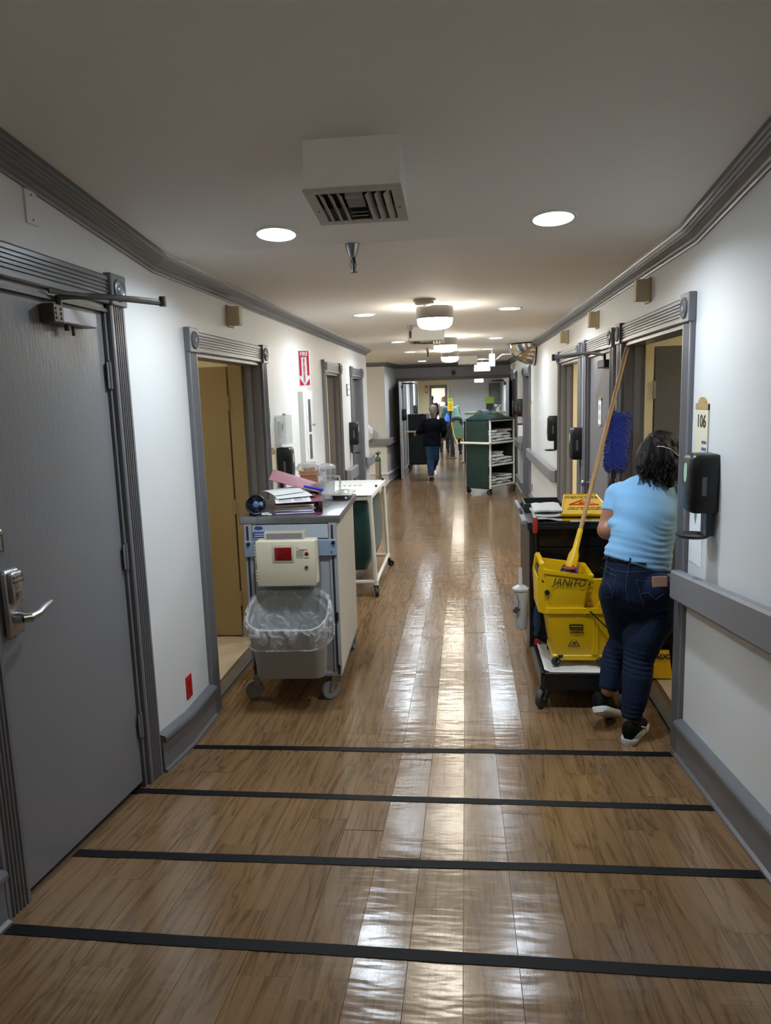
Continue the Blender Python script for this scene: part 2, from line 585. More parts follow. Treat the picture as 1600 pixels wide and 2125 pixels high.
# ------------------------------------------------------------------ doors: casing, jambs, leaves
def flute(wd, th=.022, n=5):
    """cross-section of a fluted casing board: across 0..wd, out 0..th"""
    pts = [(0, 0), (0, th * .8), (.006, th), (.016, th)]
    a, c = .018, wd - .018
    st = (c - a) / n
    for k in range(n):
        u = a + k * st
        pts += [(u + st * .12, th), (u + st * .3, th * .68), (u + st * .7, th * .68), (u + st * .88, th)]
    pts += [(wd - .016, th), (wd - .006, th), (wd, th * .8), (wd, 0)]
    return pts
CW = .125
def door_frame(nm, side, y0, y1, h, label, zb0=0.0, zb1=0.0, ro=True, jd=WT, bz=None):
    """casing with corner blocks around an opening in the left (side=-1) or right (side=1) wall"""
    xf = XL if side < 0 else XR
    s = -side                       # outward normal of the wall face
    t = thing(nm, label, None, (xf, (y0 + y1) / 2, 0), kind='structure')
    pr = flute(CW)
    hd = .11
    prh = flute(hd)
    for ya, zb in ((y0 - CW, zb0), (y1, zb1)):
        q = B()
        q.loft([[(xf + s * o_, ya + u, z) for u, o_ in pr] for z in (zb - .02, h)])
        q.ob('casing_side', M_grey, t)
        k = B()
        k.box(xf, xf + s * .034, ya - .004, ya + CW + .004, h - .004, h + hd + .012, .004)
        blk = k.ob('corner_block', M_grey, t)
        k = B()
        Mx = Matrix.Translation((xf + s * .034, ya + CW / 2, h + hd / 2 + .003)) @ Matrix.Rotation(math.pi / 2 * s, 4, 'Y')
        k.lathe([(.046, -.002), (.046, .006), (.040, .009), (.034, .004), (.024, .003), (.018, .008), (.008, .010), (.0, .010)], (0, 0, 0), 20, Mx)
        k.ob('rosette', M_grey, blk, True)
    q = B()
    q.loft([[(xf + s * o_, y, h + u) for u, o_ in prh] for y in (y0 + .004, y1 - .004)])
    q.ob('casing_head', M_grey, t)
    # jamb lining with a stop
    xb = xf - s * jd
    for ya, yb, zb in ((y0, y0 + .02, zb0), (y1 - .02, y1, zb1)):
        k = B()
        k.box(xf + s * .002, xb - s * .004, ya, yb, zb - .02, h)
        yy = (yb, yb + .014) if ya == y0 else (ya - .014, ya)
        k.box(xf - s * .055, xf - s * .095, yy[0], yy[1], zb - .02, h)
        k.ob('jamb', M_grey, t)
    k = B()
    k.box(xf + s * .002, xb - s * .004, y0, y1, h - .02, h)
    k.ob('jamb_head', M_grey, t)
    return t

def hinge(par, x, y, z, s, m=None):
    q = B()
    q.cyl((x, y, z - .055), (x, y, z + .055), .009, n=10)
    q.cyl((x, y, z + .055), (x, y, z + .062), .006, n=8)
    q.box(x - .002, x + .002, y - .022, y + .022, z - .052, z + .052)
    return q.ob('hinge', m or M_grey, par, True)

# door 1: closed grey door on the ramp with a push-button lock and a closer
d1 = door_frame('door_1', -1, 2.0, 2.90, 2.134, 'closed grey door with keypad lever lock beside the ramp', rz(1.93), rz(2.96))
q = B()
xl = XL - .010
q.prism([(2.024, rz(2.02) + .012), (2.876, .085), (2.876, 2.108), (2.024, 2.108)], 'x', xl - .045, xl)
leaf = q.ob('leaf', M_door, d1)
for z in (1.85, 1.10, .345):
    hinge(leaf, xl + .012, 2.884, z, 1)
lk = B()
lk.box(xl, xl + .024, 2.055, 2.135, 1.02, 1.235, .012, seg=3)
lk.box(xl + .02, xl + .040, 2.065, 2.125, 1.125, 1.228, .010, seg=3)
lock = lk.ob('lock_plate', M_steel, leaf, True)
kb = B()
for r in range(2):
    for c in range(5):
        kb.cyl((xl + .040, 2.075 + c * .0115, 1.195 + r * .016), (xl + .046, 2.075 + c * .0115, 1.195 + r * .016), .0042, n=8)
kb.cyl((xl + .040, 2.095, 1.155), (xl + .044, 2.095, 1.155), .011, n=14)
kb.ob('lock_buttons', M_dsteel, leaf, True)
lv = B()
lv.cyl((xl + .022, 2.095, 1.075), (xl + .050, 2.095, 1.075), .021, .016, n=16)
lv.tube([(xl + .048, 2.095, 1.075), (xl + .066, 2.105, 1.075), (xl + .070, 2.14, 1.078), (xl + .066, 2.185, 1.088), (xl + .062, 2.225, 1.092)], [.014, .014, .012, .011, .009], 10)
lv.ob('lever', M_steel, leaf, True)
sl = B()
sl.box(xl, xl + .016, 2.05, 2.088, 1.285, 1.365, .006)
sl.tube([(xl + .012, 2.06, 1.30), (xl + .03, 2.06, 1.30), (xl + .03, 2.06, 1.35), (xl + .012, 2.06, 1.35)], .004, 6)
sl.ob('hasp', M_steel, leaf, True)
ck = B()
ck.box(xl, xl + .050, 2.50, 2.74, 2.022, 2.078, .004)
ck.ob('closer_body', mat('closer_cover', '#9d9da3', .4, .4), leaf)
ck = B()
ck.box(xl + .001, xl + .054, 2.435, 2.50, 2.018, 2.082, .004)
for a in (2.452, 2.484):
    for z in (2.034, 2.05, 2.066):
        ck.cyl((xl + .054, a, z), (xl + .057, a, z), .005, n=8)
ck.cyl((xl + .028, 2.56, 2.0), (xl + .028, 2.56, 2.024), .010, n=10)
ck.cyl((xl + .028, 2.60, 1.985), (xl + .028, 2.60, 2.02), .006, n=10)
ck.ob('closer_valve', M_bronze, leaf, True)
ck = B()
ck.cyl((xl + .028, 2.52, 2.075), (xl + .028, 2.52, 2.118), .011, n=10)
ck.tube([(xl + .028, 2.52, 2.112), (xl + .06, 2.55, 2.118), (xl + .12, 2.63, 2.124), (xl + .20, 2.78, 2.128), (xl + .255, 2.89, 2.128)], .011, 8, flat=.006)
ck.cyl((xl + .255, 2.89, 2.112), (xl + .255, 2.89, 2.150), .014, n=12)
ck.tube([(xl + .255, 2.89, 2.122), (xl + .17, 2.72, 2.122), (xl + .05, 2.52, 2.125), (xl + .028, 2.46, 2.126)], .008, 8, flat=.005)
ck.ob('closer_arm', M_bronze, leaf, True)
q = B()
q.box(XL - .004, XL + .010, 2.0, 2.90, 2.100, 2.114)
q.ob('weather_strip', M_bronze, d1)

# door 2: doorway with a beige leaf standing open in the room
d2 = door_frame('door_2', -1, 3.85, 5.12, 1.995, 'grey-framed doorway with a beige door open inside, behind the steel-topped cart')
def open_leaf(t, side, y1, m, h=1.975, wdt=1.15, hm=None, ang=0, jm=None, dep=.10):
    xf = XL if side < 0 else XR
    s = -side
    xb = xf - s * WT
    k = B()
    k.box(xb - s * .002, xb - s * dep, y1 - .035, y1 + .02, 0, h + .03)
    k.box(xb - s * .002, xb - s * dep, y1 - .05, y1 - .035, 0, h + .03)
    k.ob('inner_jamb', jm or m, t)
    k = B()
    x0 = xb - s * (dep + .015)
    Mr = Matrix.Translation((x0, y1 - .02, 0)) @ Matrix.Rotation(ang, 4, 'Z') @ Matrix.Translation((-x0, -y1 + .02, 0))
    k.box(x0, x0 - s * wdt, y1 - .045, y1, .012, h, M=Mr)
    lf = k.ob('leaf', m, t)
    for z in (1.72, .98, .3):
        q = B()
        q.cyl((x0 + s * .006, y1 - .052, z - .055), (x0 + s * .006, y1 - .052, z + .055), .010, n=10)
        q.ob('hinge', hm or m, lf, True)
    return lf
lf = open_leaf(d2, -1, 5.13, M_beige)
B().box(XL - .10, XL - .03, 3.87, 5.10, 0, .006, .002).ob('threshold', M_dsteel, d2)

d3 = door_frame('door_3', -1, 7.54, 8.37, 2.0, 'narrow grey-framed doorway with a light beige room behind')
k = B(); k.box(XL - WT - .75, XL - WT - .03, 7.62, 7.66, .012, 1.975)
k.ob('leaf', M_beige, d3)
d4 = door_frame('door_4', -1, 9.37, 10.18, 2.0, 'grey-framed doorway with closed grey door at the end of the left wall')
k = B(); k.box(XL - .10, XL - .056, 9.39, 10.16, .012, 1.98)
k.ob('leaf', M_ddoor, d4)

# door 5: room 106
d5 = door_frame('door_5', 1, 3.50, 4.81, 2.015, 'grey-framed doorway of room 106 with a dark grey door open inside')
lf = open_leaf(d5, 1, 4.83, M_ddoor, 1.985, hm=M_dsteel, jm=M_cream, dep=.05)
q = B()
q.box(XR + WT + .16, XR + WT + .20, 4.77, 4.785, .93, 1.05, .004)
q.tube([(XR + WT + .18, 4.775, 1.0), (XR + WT + .18, 4.72, 1.0), (XR + WT + .26, 4.715, 1.0)], .01, 8)
q.ob('lever', M_dsteel, lf, True)
B().box(XR + .02, XR + .09, 3.52, 4.79, 0, .007, .002).ob('threshold', M_dsteel, d5)
# door 6: closed grey leaf with a closer
d6 = door_frame('door_6', 1, 5.19, 6.19, 2.01, 'closed grey door with black closer arm between two doorways')
xq = XR + .02
leaf = B().box(xq, xq + .045, 5.212, 6.168, .012, 1.988).ob('leaf', M_door, d6)
q = B(); q.box(xq - .045, xq, 5.36, 5.62, 1.885, 1.94, .005); q.cyl((xq - .024, 5.45, 1.94), (xq - .024, 5.45, 1.985), .010, n=8)
q.ob('closer_body', mat('black_metal', '#2a2a2c', .45, .5), leaf)
q = B()
q.tube([(xq - .024, 5.45, 1.975), (xq - .10, 5.6, 2.0), (xq - .27, 5.98, 2.0), (xq - .31, 6.05, 2.0)], .011, 8, flat=.006)
q.tube([(xq - .31, 6.05, 1.985), (xq - .18, 5.8, 1.99), (xq - .03, 5.5, 2.015), (xq - .022, 5.35, 2.02)], .008, 8, flat=.005)
q.cyl((xq - .31, 6.05, 1.97), (xq - .31, 6.05, 2.02), .015, n=10)
q.ob('closer_arm', MATS['black_metal'], leaf, True)
q = B()
q.cyl((xq, 6.10, .98), (xq - .012, 6.10, .98), .035, n=18)
q.cyl((xq - .012, 6.10, .98), (xq - .05, 6.10, .98), .012, n=10)
q.ell((xq - .062, 6.10, .98), (.022, .028, .028), 14, 8)
q.ob('knob', M_dsteel, leaf, True)
# door 7: doorway of a yellow-lit room
d7 = door_frame('door_7', 1, 6.60, 7.87, 2.01, 'grey-framed doorway with pale yellow door frame beyond the closed grey door')
lf = open_leaf(d7, 1, 7.89, M_cream, 1.98, hm=M_dsteel, jm=M_cream)
d8 = door_frame('door_8', 1, 11.47, 12.58, 2.01, 'grey-framed doorway under the dome mirror on the right wall')
k = B(); k.box(XR + .06, XR + .105, 11.49, 12.56, .012, 1.99); k.ob('leaf', M_door, d8)
d9 = door_frame('door_9', 1, 14.35, 15.5, 2.01, 'grey-framed doorway just before the fire doors')
k = B(); k.box(XR + .06, XR + .105, 14.37, 15.48, .012, 1.99); k.ob('leaf', M_ddoor, d9)

# ------------------------------------------------------------------ fire doors: soffit, frame, two leaves held open
b = B()
b.box(-4.3, 4.1, FY, FY + .18, 2.12, CZ)
b.box(-4.3, XF, FY, FY + .18, -.2, 2.12)
b.box(XR, 4.1, FY, FY + .18, -.2, 2.12)
struct(b.ob('wall_soffit', mat('grey_wall_paint', '#9a9aa0', .5, var=.02)), 'grey soffit wall over the fire doors')
fd = thing('door_10', 'dark grey double fire door frame with both leaves held open', None, (-.25, FY, 0), kind='structure')
b = B()
b.box(XF, XR, FY - .03, FY + .20, 2.055, 2.125)
b.ob('frame_head', M_ddoor, fd)
b = B(); b.box(XF - .02, XF + .05, FY - .03, FY + .20, 0, 2.055); b.ob('frame_side', M_ddoor, fd)
b = B(); b.box(XR - .05, XR + .01, FY - .03, FY + .20, 0, 2.055); b.ob('frame_side', M_ddoor, fd)
for sgn, xh, xt, ynear in ((-1, XF + .05, -1.335, 15.18), (1, XR - .05, .90, 15.2)):
    d = Vector((xt - xh, ynear - FY + .03, 0)); ln = d.length; d.normalize()
    n = Vector((-d.y, d.x, 0)) * (1 if sgn < 0 else -1)
    n = n if n.x * sgn < 0 else -n        # towards the middle of the corridor
    p = Vector((xh, FY - .03, 0))
    b = B()
    b.loft([[p + Vector((0, 0, z)), p + d * ln + Vector((0, 0, z)), p + d * ln + n * .045 + Vector((0, 0, z)), p + n * .045 + Vector((0, 0, z))] for z in (.01, 2.03)])
    lf = b.ob('leaf', mat('fire_door_paint', '#8c8b8f', .4, var=.03), fd)
    if sgn < 0:
        c = p + d * (ln - .10) + n * .047 + Vector((0, 0, .98))
        k = B()
        k.loft([[c + d * a + n * t + Vector((0, 0, z)) for a, z in ((-.10, -.13), (.09, -.13), (.09, .13), (-.10, .13))] for t in (0, .006)])
        k.ob('push_plate', mat('brass', '#b98a4a', .3, .9), lf)
    k = B()
    c = p + d * .45 + n * .05 + Vector((0, 0, 1.93))
    k.loft([[c + d * a + n * t + Vector((0, 0, z)) for a, z in ((-.13, -.03), (.13, -.03), (.13, .03), (-.13, .03))] for t in (0, .05)])
    k.tube([c + n * .03 + Vector((0, 0, .03)), c + n * .05 + Vector((0, 0, .06)), c - d * .3 + n * .3 + Vector((0, 0, .07)), c - d * .42 + n * .05 + Vector((0, 0, .08))], .01, 6)
    k.ob('closer', M_black, lf)

# ------------------------------------------------------------------ handrails
RAILP = [(0, .765), (.008, .755), (.040, .755), (.048, .765), (.048, .880), (.040, .890), (.008, .890), (0, .880)]
def rail(label, pts, side_n, m=M_rail, off=.035):
    """pts: path of the wall face (x,y); ends return to the wall"""
    P = [Vector(p) for p in pts]
    path = []
    def nrm(a, c):
        d = (c - a).normalized()
        return Vector((-d.y, d.x)) * side_n
    n0 = nrm(P[0], P[1]); d0 = (P[1] - P[0]).normalized()
    n1 = nrm(P[-2], P[-1]); d1 = (P[-1] - P[-2]).normalized()
    path.append(P[0] + n0 * .002)
    path.append(P[0] + n0 * off + d0 * .06)
    for i in range(1, len(P) - 1):
        a, c = nrm(P[i - 1], P[i]), nrm(P[i], P[i + 1])
        mm = (a + c); k = mm.length
        if abs((P[i] - P[i - 1]).normalized().dot((P[i + 1] - P[i]).normalized())) > .999:
            path.append(P[i] + a * off)
        else:
            mm = mm / k
            path.append(P[i] + mm * off / max(mm.dot(a), .3))
    path.append(P[-1] + n1 * off - d1 * .06)
    path.append(P[-1] + n1 * .002)
    t = thing('handrail', label, 'handrail', (P[0].x, P[0].y, 0))
    rings = []
    for i, p in enumerate(path):
        e0 = (path[i] - path[i - 1]).normalized() if i else (path[1] - path[0]).normalized()
        e1 = (path[i + 1] - path[i]).normalized() if i < len(path) - 1 else e0
        a, c = Vector((-e0.y, e0.x)) * side_n, Vector((-e1.y, e1.x)) * side_n
        n = (a + c); n /= max(n.length, 1e-6)
        k = 1 / max(n.dot(a), .4)
        rings.append([Vector((p.x + n.x * u * k, p.y + n.y * u * k, rz(p.y) + h + (.02 if p.y < Y0 else 0))) for u, h in RAILP])
    B().loft(rings).ob('rail', m, t)
    L = (P[1] - P[0]).length
    for f_ in ([.2, .5, .8] if L > 1.0 else [.5]):
        p = P[0].lerp(P[1], f_)
        k = B()
        q_ = p + n0 * off
        k.loft([[Vector((p.x, p.y + e, rz(p.y) + z)) for e, z in ((-.02, .79), (.02, .79), (.02, .85), (-.02, .85))], [Vector((q_.x, q_.y + e, rz(p.y) + z)) for e, z in ((-.02, .79), (.02, .79), (.02, .85), (-.02, .85))]])
        k.ob('bracket', m, t)
    return t
rail('long grey handrail along the ramp on the right wall', [(XR, 3.40), (XR, 2.2), (XR, 1.0), (XR, YB + .2)], -1)
rail('grey handrail on the right wall below the black dispenser with a tray', [(XR, 8.03), (XR, 11.32)], 1)
rail('short grey handrail on the right wall behind the linen cart', [(XR, 12.73), (XR, 14.2)], 1)
rail('short grey handrail on the left wall between the two narrow doorways', [(XL, 8.51), (XL, 9.23)], -1)
rail('short grey handrail at the end of the left wall by the side passage', [(XL, 10.32), (XL, 10.95)], -1)
rail('grey handrail wrapping the white wall corner above the oxygen cylinder', [(-2.6, PY), (PX, PY), (XF - .02, FY - .35)], -1)

# ------------------------------------------------------------------ beyond the fire doors
M_farw = mat('pale_grey_wall', '#c9ccd0', .6, var=.02)
b = B(); b.box(XF - .12, XF, FY + .18, 24.2, -.2, CZ); struct(b.ob('wall_far_left', M_wall), 'white left wall beyond the fire doors')
b = B(); b.box(XR + .35, XR + .5, FY + .18, YE, -.2, CZ); struct(b.ob('wall_far_right', M_wall), 'white right wall beyond the fire doors')
b = B()
b.box(-4.3, -1.22, YE, YE + .12, -.2, CZ); b.box(-.64, -.58, YE, YE + .12, -.2, CZ); b.box(-1.22, -.64, YE, YE + .12, 2.02, CZ)
struct(b.ob('wall_far_cream', M_cream), 'cream wall at the far end with a bright doorway')
b = B(); b.box(-.58, 4.1, YE + .5, YE + .6, -.2, CZ); struct(b.ob('wall_far_pale', M_farw), 'pale grey wall at the far end behind the counter')
b = B(); b.box(-4.3, 4.1, YE + 3.4, YE + 3.5, -.2, CZ); struct(b.ob('wall_far_room', M_wall), 'white wall of the bright far room')
t = thing('door_11', 'grey door frame in the cream wall at the far end', None, (-.93, YE, 0), kind='structure')
for xa, xb in ((-1.26, -1.19), (-.70, -.62)):
    B().box(xa, xb, YE - .03, YE + .13, 0, 2.0).ob('frame_side', M_grey, t)
B().box(-1.26, -.62, YE - .03, YE + .13, 1.98, 2.09).ob('frame_head', M_grey, t)
t = thing('door_12', 'grey door in the pale wall at the far end', None, (1.05, YE + .5, 0), kind='structure')
B().box(.90, .98, YE + .44, YE + .5, 0, 2.1).ob('frame_side', M_ddoor, t)
B().box(.98, 1.3, YE + .46, YE + .5, 0, 2.02).ob('leaf', M_door, t)
B().box(.98, 1.3, YE + .44, YE + .5, 2.02, 2.1).ob('frame_head', M_ddoor, t)
for i, y in enumerate((17.9, 20.4, 22.6)):
    t = thing('door_%d' % (13 + i), ['grey door frame just past the left fire door leaf', 'second grey door frame past the left fire door leaf', 'third grey door frame past the left fire door leaf'][i], None, (XF, y, 0), kind='structure')
    B().box(XF, XF + .02, y, y + .12, 0, 2.1).ob('casing_side', M_grey, t)
    B().box(XF, XF + .02, y + 1.0, y + 1.12, 0, 2.1).ob('casing_side', M_grey, t)
    B().box(XF, XF + .02, y + .12, y + 1.0, 2.0, 2.1).ob('casing_head', M_grey, t)
    B().box(XF, XF + .008, y + .12, y + 1.0, 0, 2.0).ob('leaf', M_ddoor, t)

# ------------------------------------------------------------------ ceiling lamps
def area(name, loc, size, power, col, parent, spread=140):
    l = bpy.data.lights.new(name, 'AREA')
    l.shape = 'DISK'
    l.size = size
    l.energy = power
    l.color = col
    l.spread = math.radians(spread)
    o = bpy.data.objects.new(name, l)
    COL.objects.link(o)
    o.parent = parent
    o.matrix_parent_inverse = Matrix.Translation(-ORIGIN[parent.name])
    o.location = loc
    return o
DLP = [(-.787, 3.20), (.372, 3.20), (-.822, 6.22), (.38, 6.22), (-.82, 9.41), (.40, 9.41), (-.83, 11.65), (.36, 11.65), (-.83, 14.85), (.36, 14.85),
       (-.8, 19.0), (.4, 19.0), (-.8, 22.2), (.4, 22.2), (-.8, 25.2), (.4, 25.2)]
side_w = {True: 'left', False: 'right'}
row_w = {0: 'in the sloping ceiling beside the near vent box', 1: 'level with the first drum lamp', 2: 'level with the second drum lamp', 3: 'level with the third drum lamp', 4: 'just before the fire doors', 5: 'just past the fire doors', 6: 'midway past the fire doors', 7: 'at the far end of the corridor'}
def downlight(x, y, label):
    z = CZ + rz(y)
    t = thing('downlight', label, 'downlight', (x, y, z), 'recessed downlights')
    Mt = Matrix.Rotation(-math.atan(RS), 4, 'X') if y < Y0 else Matrix.Identity(4)
    q = B()
    n = 28
    ring = lambda r, h: [Mt @ Vector((math.cos(2 * math.pi * k / n) * r, math.sin(2 * math.pi * k / n) * r, h)) + Vector((x, y, z)) for k in range(n)]
    q.loft([ring(.098, 0), ring(.095, -.006), ring(.082, -.006), ring(.080, -.001), ring(.080, .0)], cap=False)
    q.ob('trim_ring', M_white, t, True)
    q = B(); q.loft([ring(.081, -.0015), ring(.079, -.003), ring(.02, -.0045)]); q.ob('lens', M_lens, t, True)
    area('downlight_lamp', (x, y, z - .012), .15, DL_POWER * (2.4 if y > FY else 1.0), COOL, t, 155)
    return t
for i, (x, y) in enumerate(DLP):
    downlight(x, y, '%s round recessed downlight %s' % (side_w[x < 0], row_w[i // 2]))
for i, (y, w_) in enumerate([(5.75, 'nearest'), (8.85, 'second'), (11.6, 'third'), (.15, 'rear'), (20.6, 'far')]):  # the rear one is out of view, added to brighten the near ceiling
    x = -.215
    zl_ = CZ + rz(y)
    t = thing('drum_lamp', ('added unseen drum lamp brightening the ceiling over the upper ramp' if y < 1 else '%s drum ceiling lamp with glowing round shade and grey side' % w_), 'ceiling lamp', (x, y, CZ + rz(y)), 'drum ceiling lamps')
    q = B(); q.lathe([(.10, zl_), (.105, zl_ - .01), (.105, zl_ - .03)], (x, y, 0), 28); q.ob('pan', M_white, t, True)
    q = B()
    q.lathe([(.132, zl_ - .028), (.135, zl_ - .05), (.135, zl_ - .115), (.128, zl_ - .15), (.105, zl_ - .172), (.06, zl_ - .182), (.0, zl_ - .184)], (x, y, 0), 32)
    q.ob('shade', M_fill if y < 1 else M_shade, t, True)
    # pressed metal guard on the viewer's side
    q = B()
    pts = []
    for k in range(19):
        a = math.pi * (1.06 + .88 * k / 18)
        pts.append((x + math.cos(a) * .143, y + math.sin(a) * .143))
    q.loft([[(px, py, z) for z in (zl_ - .018, zl_ - .108)] + [(x + (px - x) * .985, y + (py - y) * .985, z) for z in (zl_ - .108, zl_ - .018)] for px, py in pts])
    q.ob('side_band', mat('lamp_band', '#8b8680', .5), t, True)
# plain room lamps behind the open doorways
for x, y, p, lab in ((-2.9, 4.6, .6, 'round lamp in the room behind the beige door'), (-2.8, 7.9, 30, 'round lamp in the room of the narrow doorway'), (2.6, 4.4, 5, 'round lamp in room 106'), (2.5, 7.2, 30, 'round lamp in the yellow room'), (-2.9, 12.8, 14, 'round lamp in the side passage'), (-1.2, YE + 1.8, 110, 'round lamp in the bright far room')):
    t = thing('room_lamp', lab, 'ceiling lamp', (x, y, CZ), 'round lamps of the side rooms')
    q = B(); q.lathe([(.16, CZ), (.17, CZ - .02), (.15, CZ - .06), (.08, CZ - .085), (0, CZ - .09)], (x, y, 0), 24); q.ob('shade', M_shade, t, True)
    area('room_lamp_light', (x, y, CZ - .11), .3, p, (1, .93, .8), t, 170)

# ================================================================== THINGS ON CEILING AND WALLS
# ------------------------------------------------------------------ ceiling vents
def vent(x0, x1, y0, y1, drop, label, detail=True):
    cx, cy = (x0 + x1) / 2, (y0 + y1) / 2
    zc_ = CZ + rz(cy)
    t = thing('ceiling_vent', label, 'vent', (cx, cy, zc_), 'boxed ceiling vents')
    Mt = Matrix.Translation((cx, cy, zc_)) @ (Matrix.Rotation(-math.atan(RS), 4, 'X') if cy < Y0 else Matrix.Identity(4))
    w_, l_ = (x1 - x0) / 2, (y1 - y0) / 2
    q = B()
    th = .006
    for a in ((-w_, w_, -l_, -l_ + th), (-w_, w_, l_ - th, l_), (-w_, -w_ + th, -l_ + th, l_ - th), (w_ - th, w_, -l_ + th, l_ - th)):
        q.box(a[0], a[1], a[2], a[3], -drop, .0, M=Mt)
    q.ob('box', M_white, t)
    q = B()
    f = .030
    z0, z1 = -drop - .008, -drop
    for a in ((-w_ - .004, w_ + .004, -l_ - .004, -l_ + f), (-w_ - .004, w_ + .004, l_ - f, l_ + .004), (-w_ - .004, -w_ + f, -l_ + f, l_ - f), (w_ - f, w_ + .004, -l_ + f, l_ - f)):
        q.box(a[0], a[1], a[2], a[3], z0, z1, .001, M=Mt)
    q.ob('grille_frame', mat('vent_frame', '#b9b2a8', .5, var=.04), t)
    q = B(); q.box(-w_ + .007, w_ - .007, -l_ + .007, l_ - .007, -drop + .045, -drop + .05, M=Mt); q.ob('duct_shade_panel', mat('dark_duct', '#3a3530', .8, .3), t)  # dark metal sheet stands in for the shade up inside the duct
    if detail:
        M_bl = mat('vent_blade', '#aaa59c', .45, var=.04)
        iw, il = w_ - f, l_ - f
        blade = [(-.007, 0), (.001, -.010), (.009, -.016), (.012, -.015), (.004, -.007), (-.003, 0)]
        for k in range(3):
            for sg in (-1, 1):
                cxk = sg * (iw - .014 - k * .029)
                q = B()
                q.prism([(cxk - sg * a, -drop - .001 + z) for a, z in blade], 'y', -il + .004, il - .004, M=Mt)
                q.ob('blade', M_bl, t, True)
        cw = iw - 3 * .029 - .006
        for k in range(6):
            sg = -1 if k < 3 else 1
            cyk = sg * (il - .016 - (k % 3) * .034)
            q = B()
            q.prism([(cyk - sg * a * 1.3, -drop - .001 + z) for a, z in blade], 'x', -cw, cw, M=Mt)
            q.ob('blade', M_bl, t, True)
        for sx_ in (-1, 1):
            q = B()
            q.cyl(Mt @ Vector((sx_ * (w_ - .015), .02, z0 - .001)), Mt @ Vector((sx_ * (w_ - .015), .02, z0)), .005, n=8)
            q.ob('screw', M_bronze, t)
    return t
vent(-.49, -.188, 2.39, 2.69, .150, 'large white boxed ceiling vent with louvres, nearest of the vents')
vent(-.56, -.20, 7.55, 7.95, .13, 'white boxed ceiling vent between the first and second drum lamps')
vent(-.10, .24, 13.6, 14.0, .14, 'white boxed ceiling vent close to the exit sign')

def sprinkler(x, y, label):
    z = CZ + rz(y)
    t = thing('sprinkler', label, 'sprinkler', (x, y, z), 'ceiling sprinklers')
    q = B(); q.lathe([(.034, z), (.033, z - .006), (.020, z - .052), (.016, z - .056), (0, z - .056)], (x, y, 0), 20); q.ob('escutcheon', M_steel, t, True)
    q = B()
    q.cyl((x, y, z - .056), (x, y, z - .072), .011, n=10)
    q.cyl((x, y, z - .072), (x, y, z - .118), .0075, .006, n=10)
    for s_ in (-1, 1):
        q.tube([(x + s_ * .009, y, z - .072), (x + s_ * .013, y, z - .092), (x + s_ * .004, y, z - .116)], .0028, 6)
    q.lathe([(.004, z - .116), (.017, z - .119), (.017, z - .122), (.0, z - .122)], (x, y, 0), 14)
    q.ob('head', mat('sprinkler_head', '#3a3733', .45, .6), t, True)
sprinkler(-.49, 3.40, 'nearest ceiling sprinkler hanging just past the big vent box')
sprinkler(-.515, 7.30, 'ceiling sprinkler hanging in front of the second vent box')
sprinkler(-.52, 10.9, 'ceiling sprinkler beside the third drum lamp')

t = thing('smoke_detector', 'round white smoke detector beside the nearest drum lamp', 'smoke detector', (-.275, 5.42, CZ))
q = B(); q.lathe([(.080, CZ), (.082, CZ - .012), (.070, CZ - .016), (.068, CZ - .034), (.050, CZ - .042), (0, CZ - .043)], (-.275, 5.42, 0), 28); q.ob('housing', mat('detector', '#c9c4bb', .5), t, True)
q = B(); q.lathe([(.012, CZ - .043), (.012, CZ - .047), (0, CZ - .047)], (-.275, 5.42, 0), 12); q.ob('sensor', M_white, t, True)

# lit exit sign and the sign seen edge on
t = thing('exit_sign', 'lit white exit sign hanging before the fire doors', 'exit sign', (.37, 15.4, CZ))
q = B(); q.box(.20, .54, 15.38, 15.42, 2.18, 2.37, .006); q.ob('housing', M_white, t)
q = B(); q.box(.22, .52, 15.372, 15.38, 2.195, 2.355); q.ob('lit_face', mat('exit_glow', '#ffffff', .5, emit=(.86, 1.0, .93), estr=5), t)
q = B(); q.cyl((.37, 15.4, 2.36), (.37, 15.4, CZ), .012, n=8); q.ob('stem', M_white, t)
t = thing('hanging_sign', 'pale blue sign hanging edge on beside the dome mirror', 'sign', (.44, 11.9, CZ))
q = B(); q.box(.40, .49, 11.9, 12.1, 2.15, 2.35, .004); q.ob('panel', mat('pale_blue_panel', '#b9c6d4', .4), t)
q = B(); q.cyl((.445, 12.0, 2.34), (.445, 12.0, CZ), .01, n=8); q.tube([(.49, 12.0, 2.24), (.60, 11.9, 2.33), (.80, 11.85, 2.33)], .012, 8); q.ob('bracket', M_white, t, True)
t = thing('wall_speaker', 'small round dark speaker on the soffit above the fire doors', 'speaker', (-.23, FY, 2.21))
Mx = Matrix.Translation((-.23, FY, 2.205)) @ Matrix.Rotation(math.pi / 2, 4, 'X')
q = B(); q.lathe([(.075, 0), (.075, .008), (.06, .012)], (0, 0, 0), 24, Mx); q.ob('plate', mat('speaker_plate', '#8f8e92', .5), t, True)
q = B(); q.lathe([(.045, .011), (.045, .02), (.02, .03), (0, .032)], (0, 0, 0), 20, Mx); q.ob('horn', mat('speaker_dark', '#3d3d40', .5), t, True)

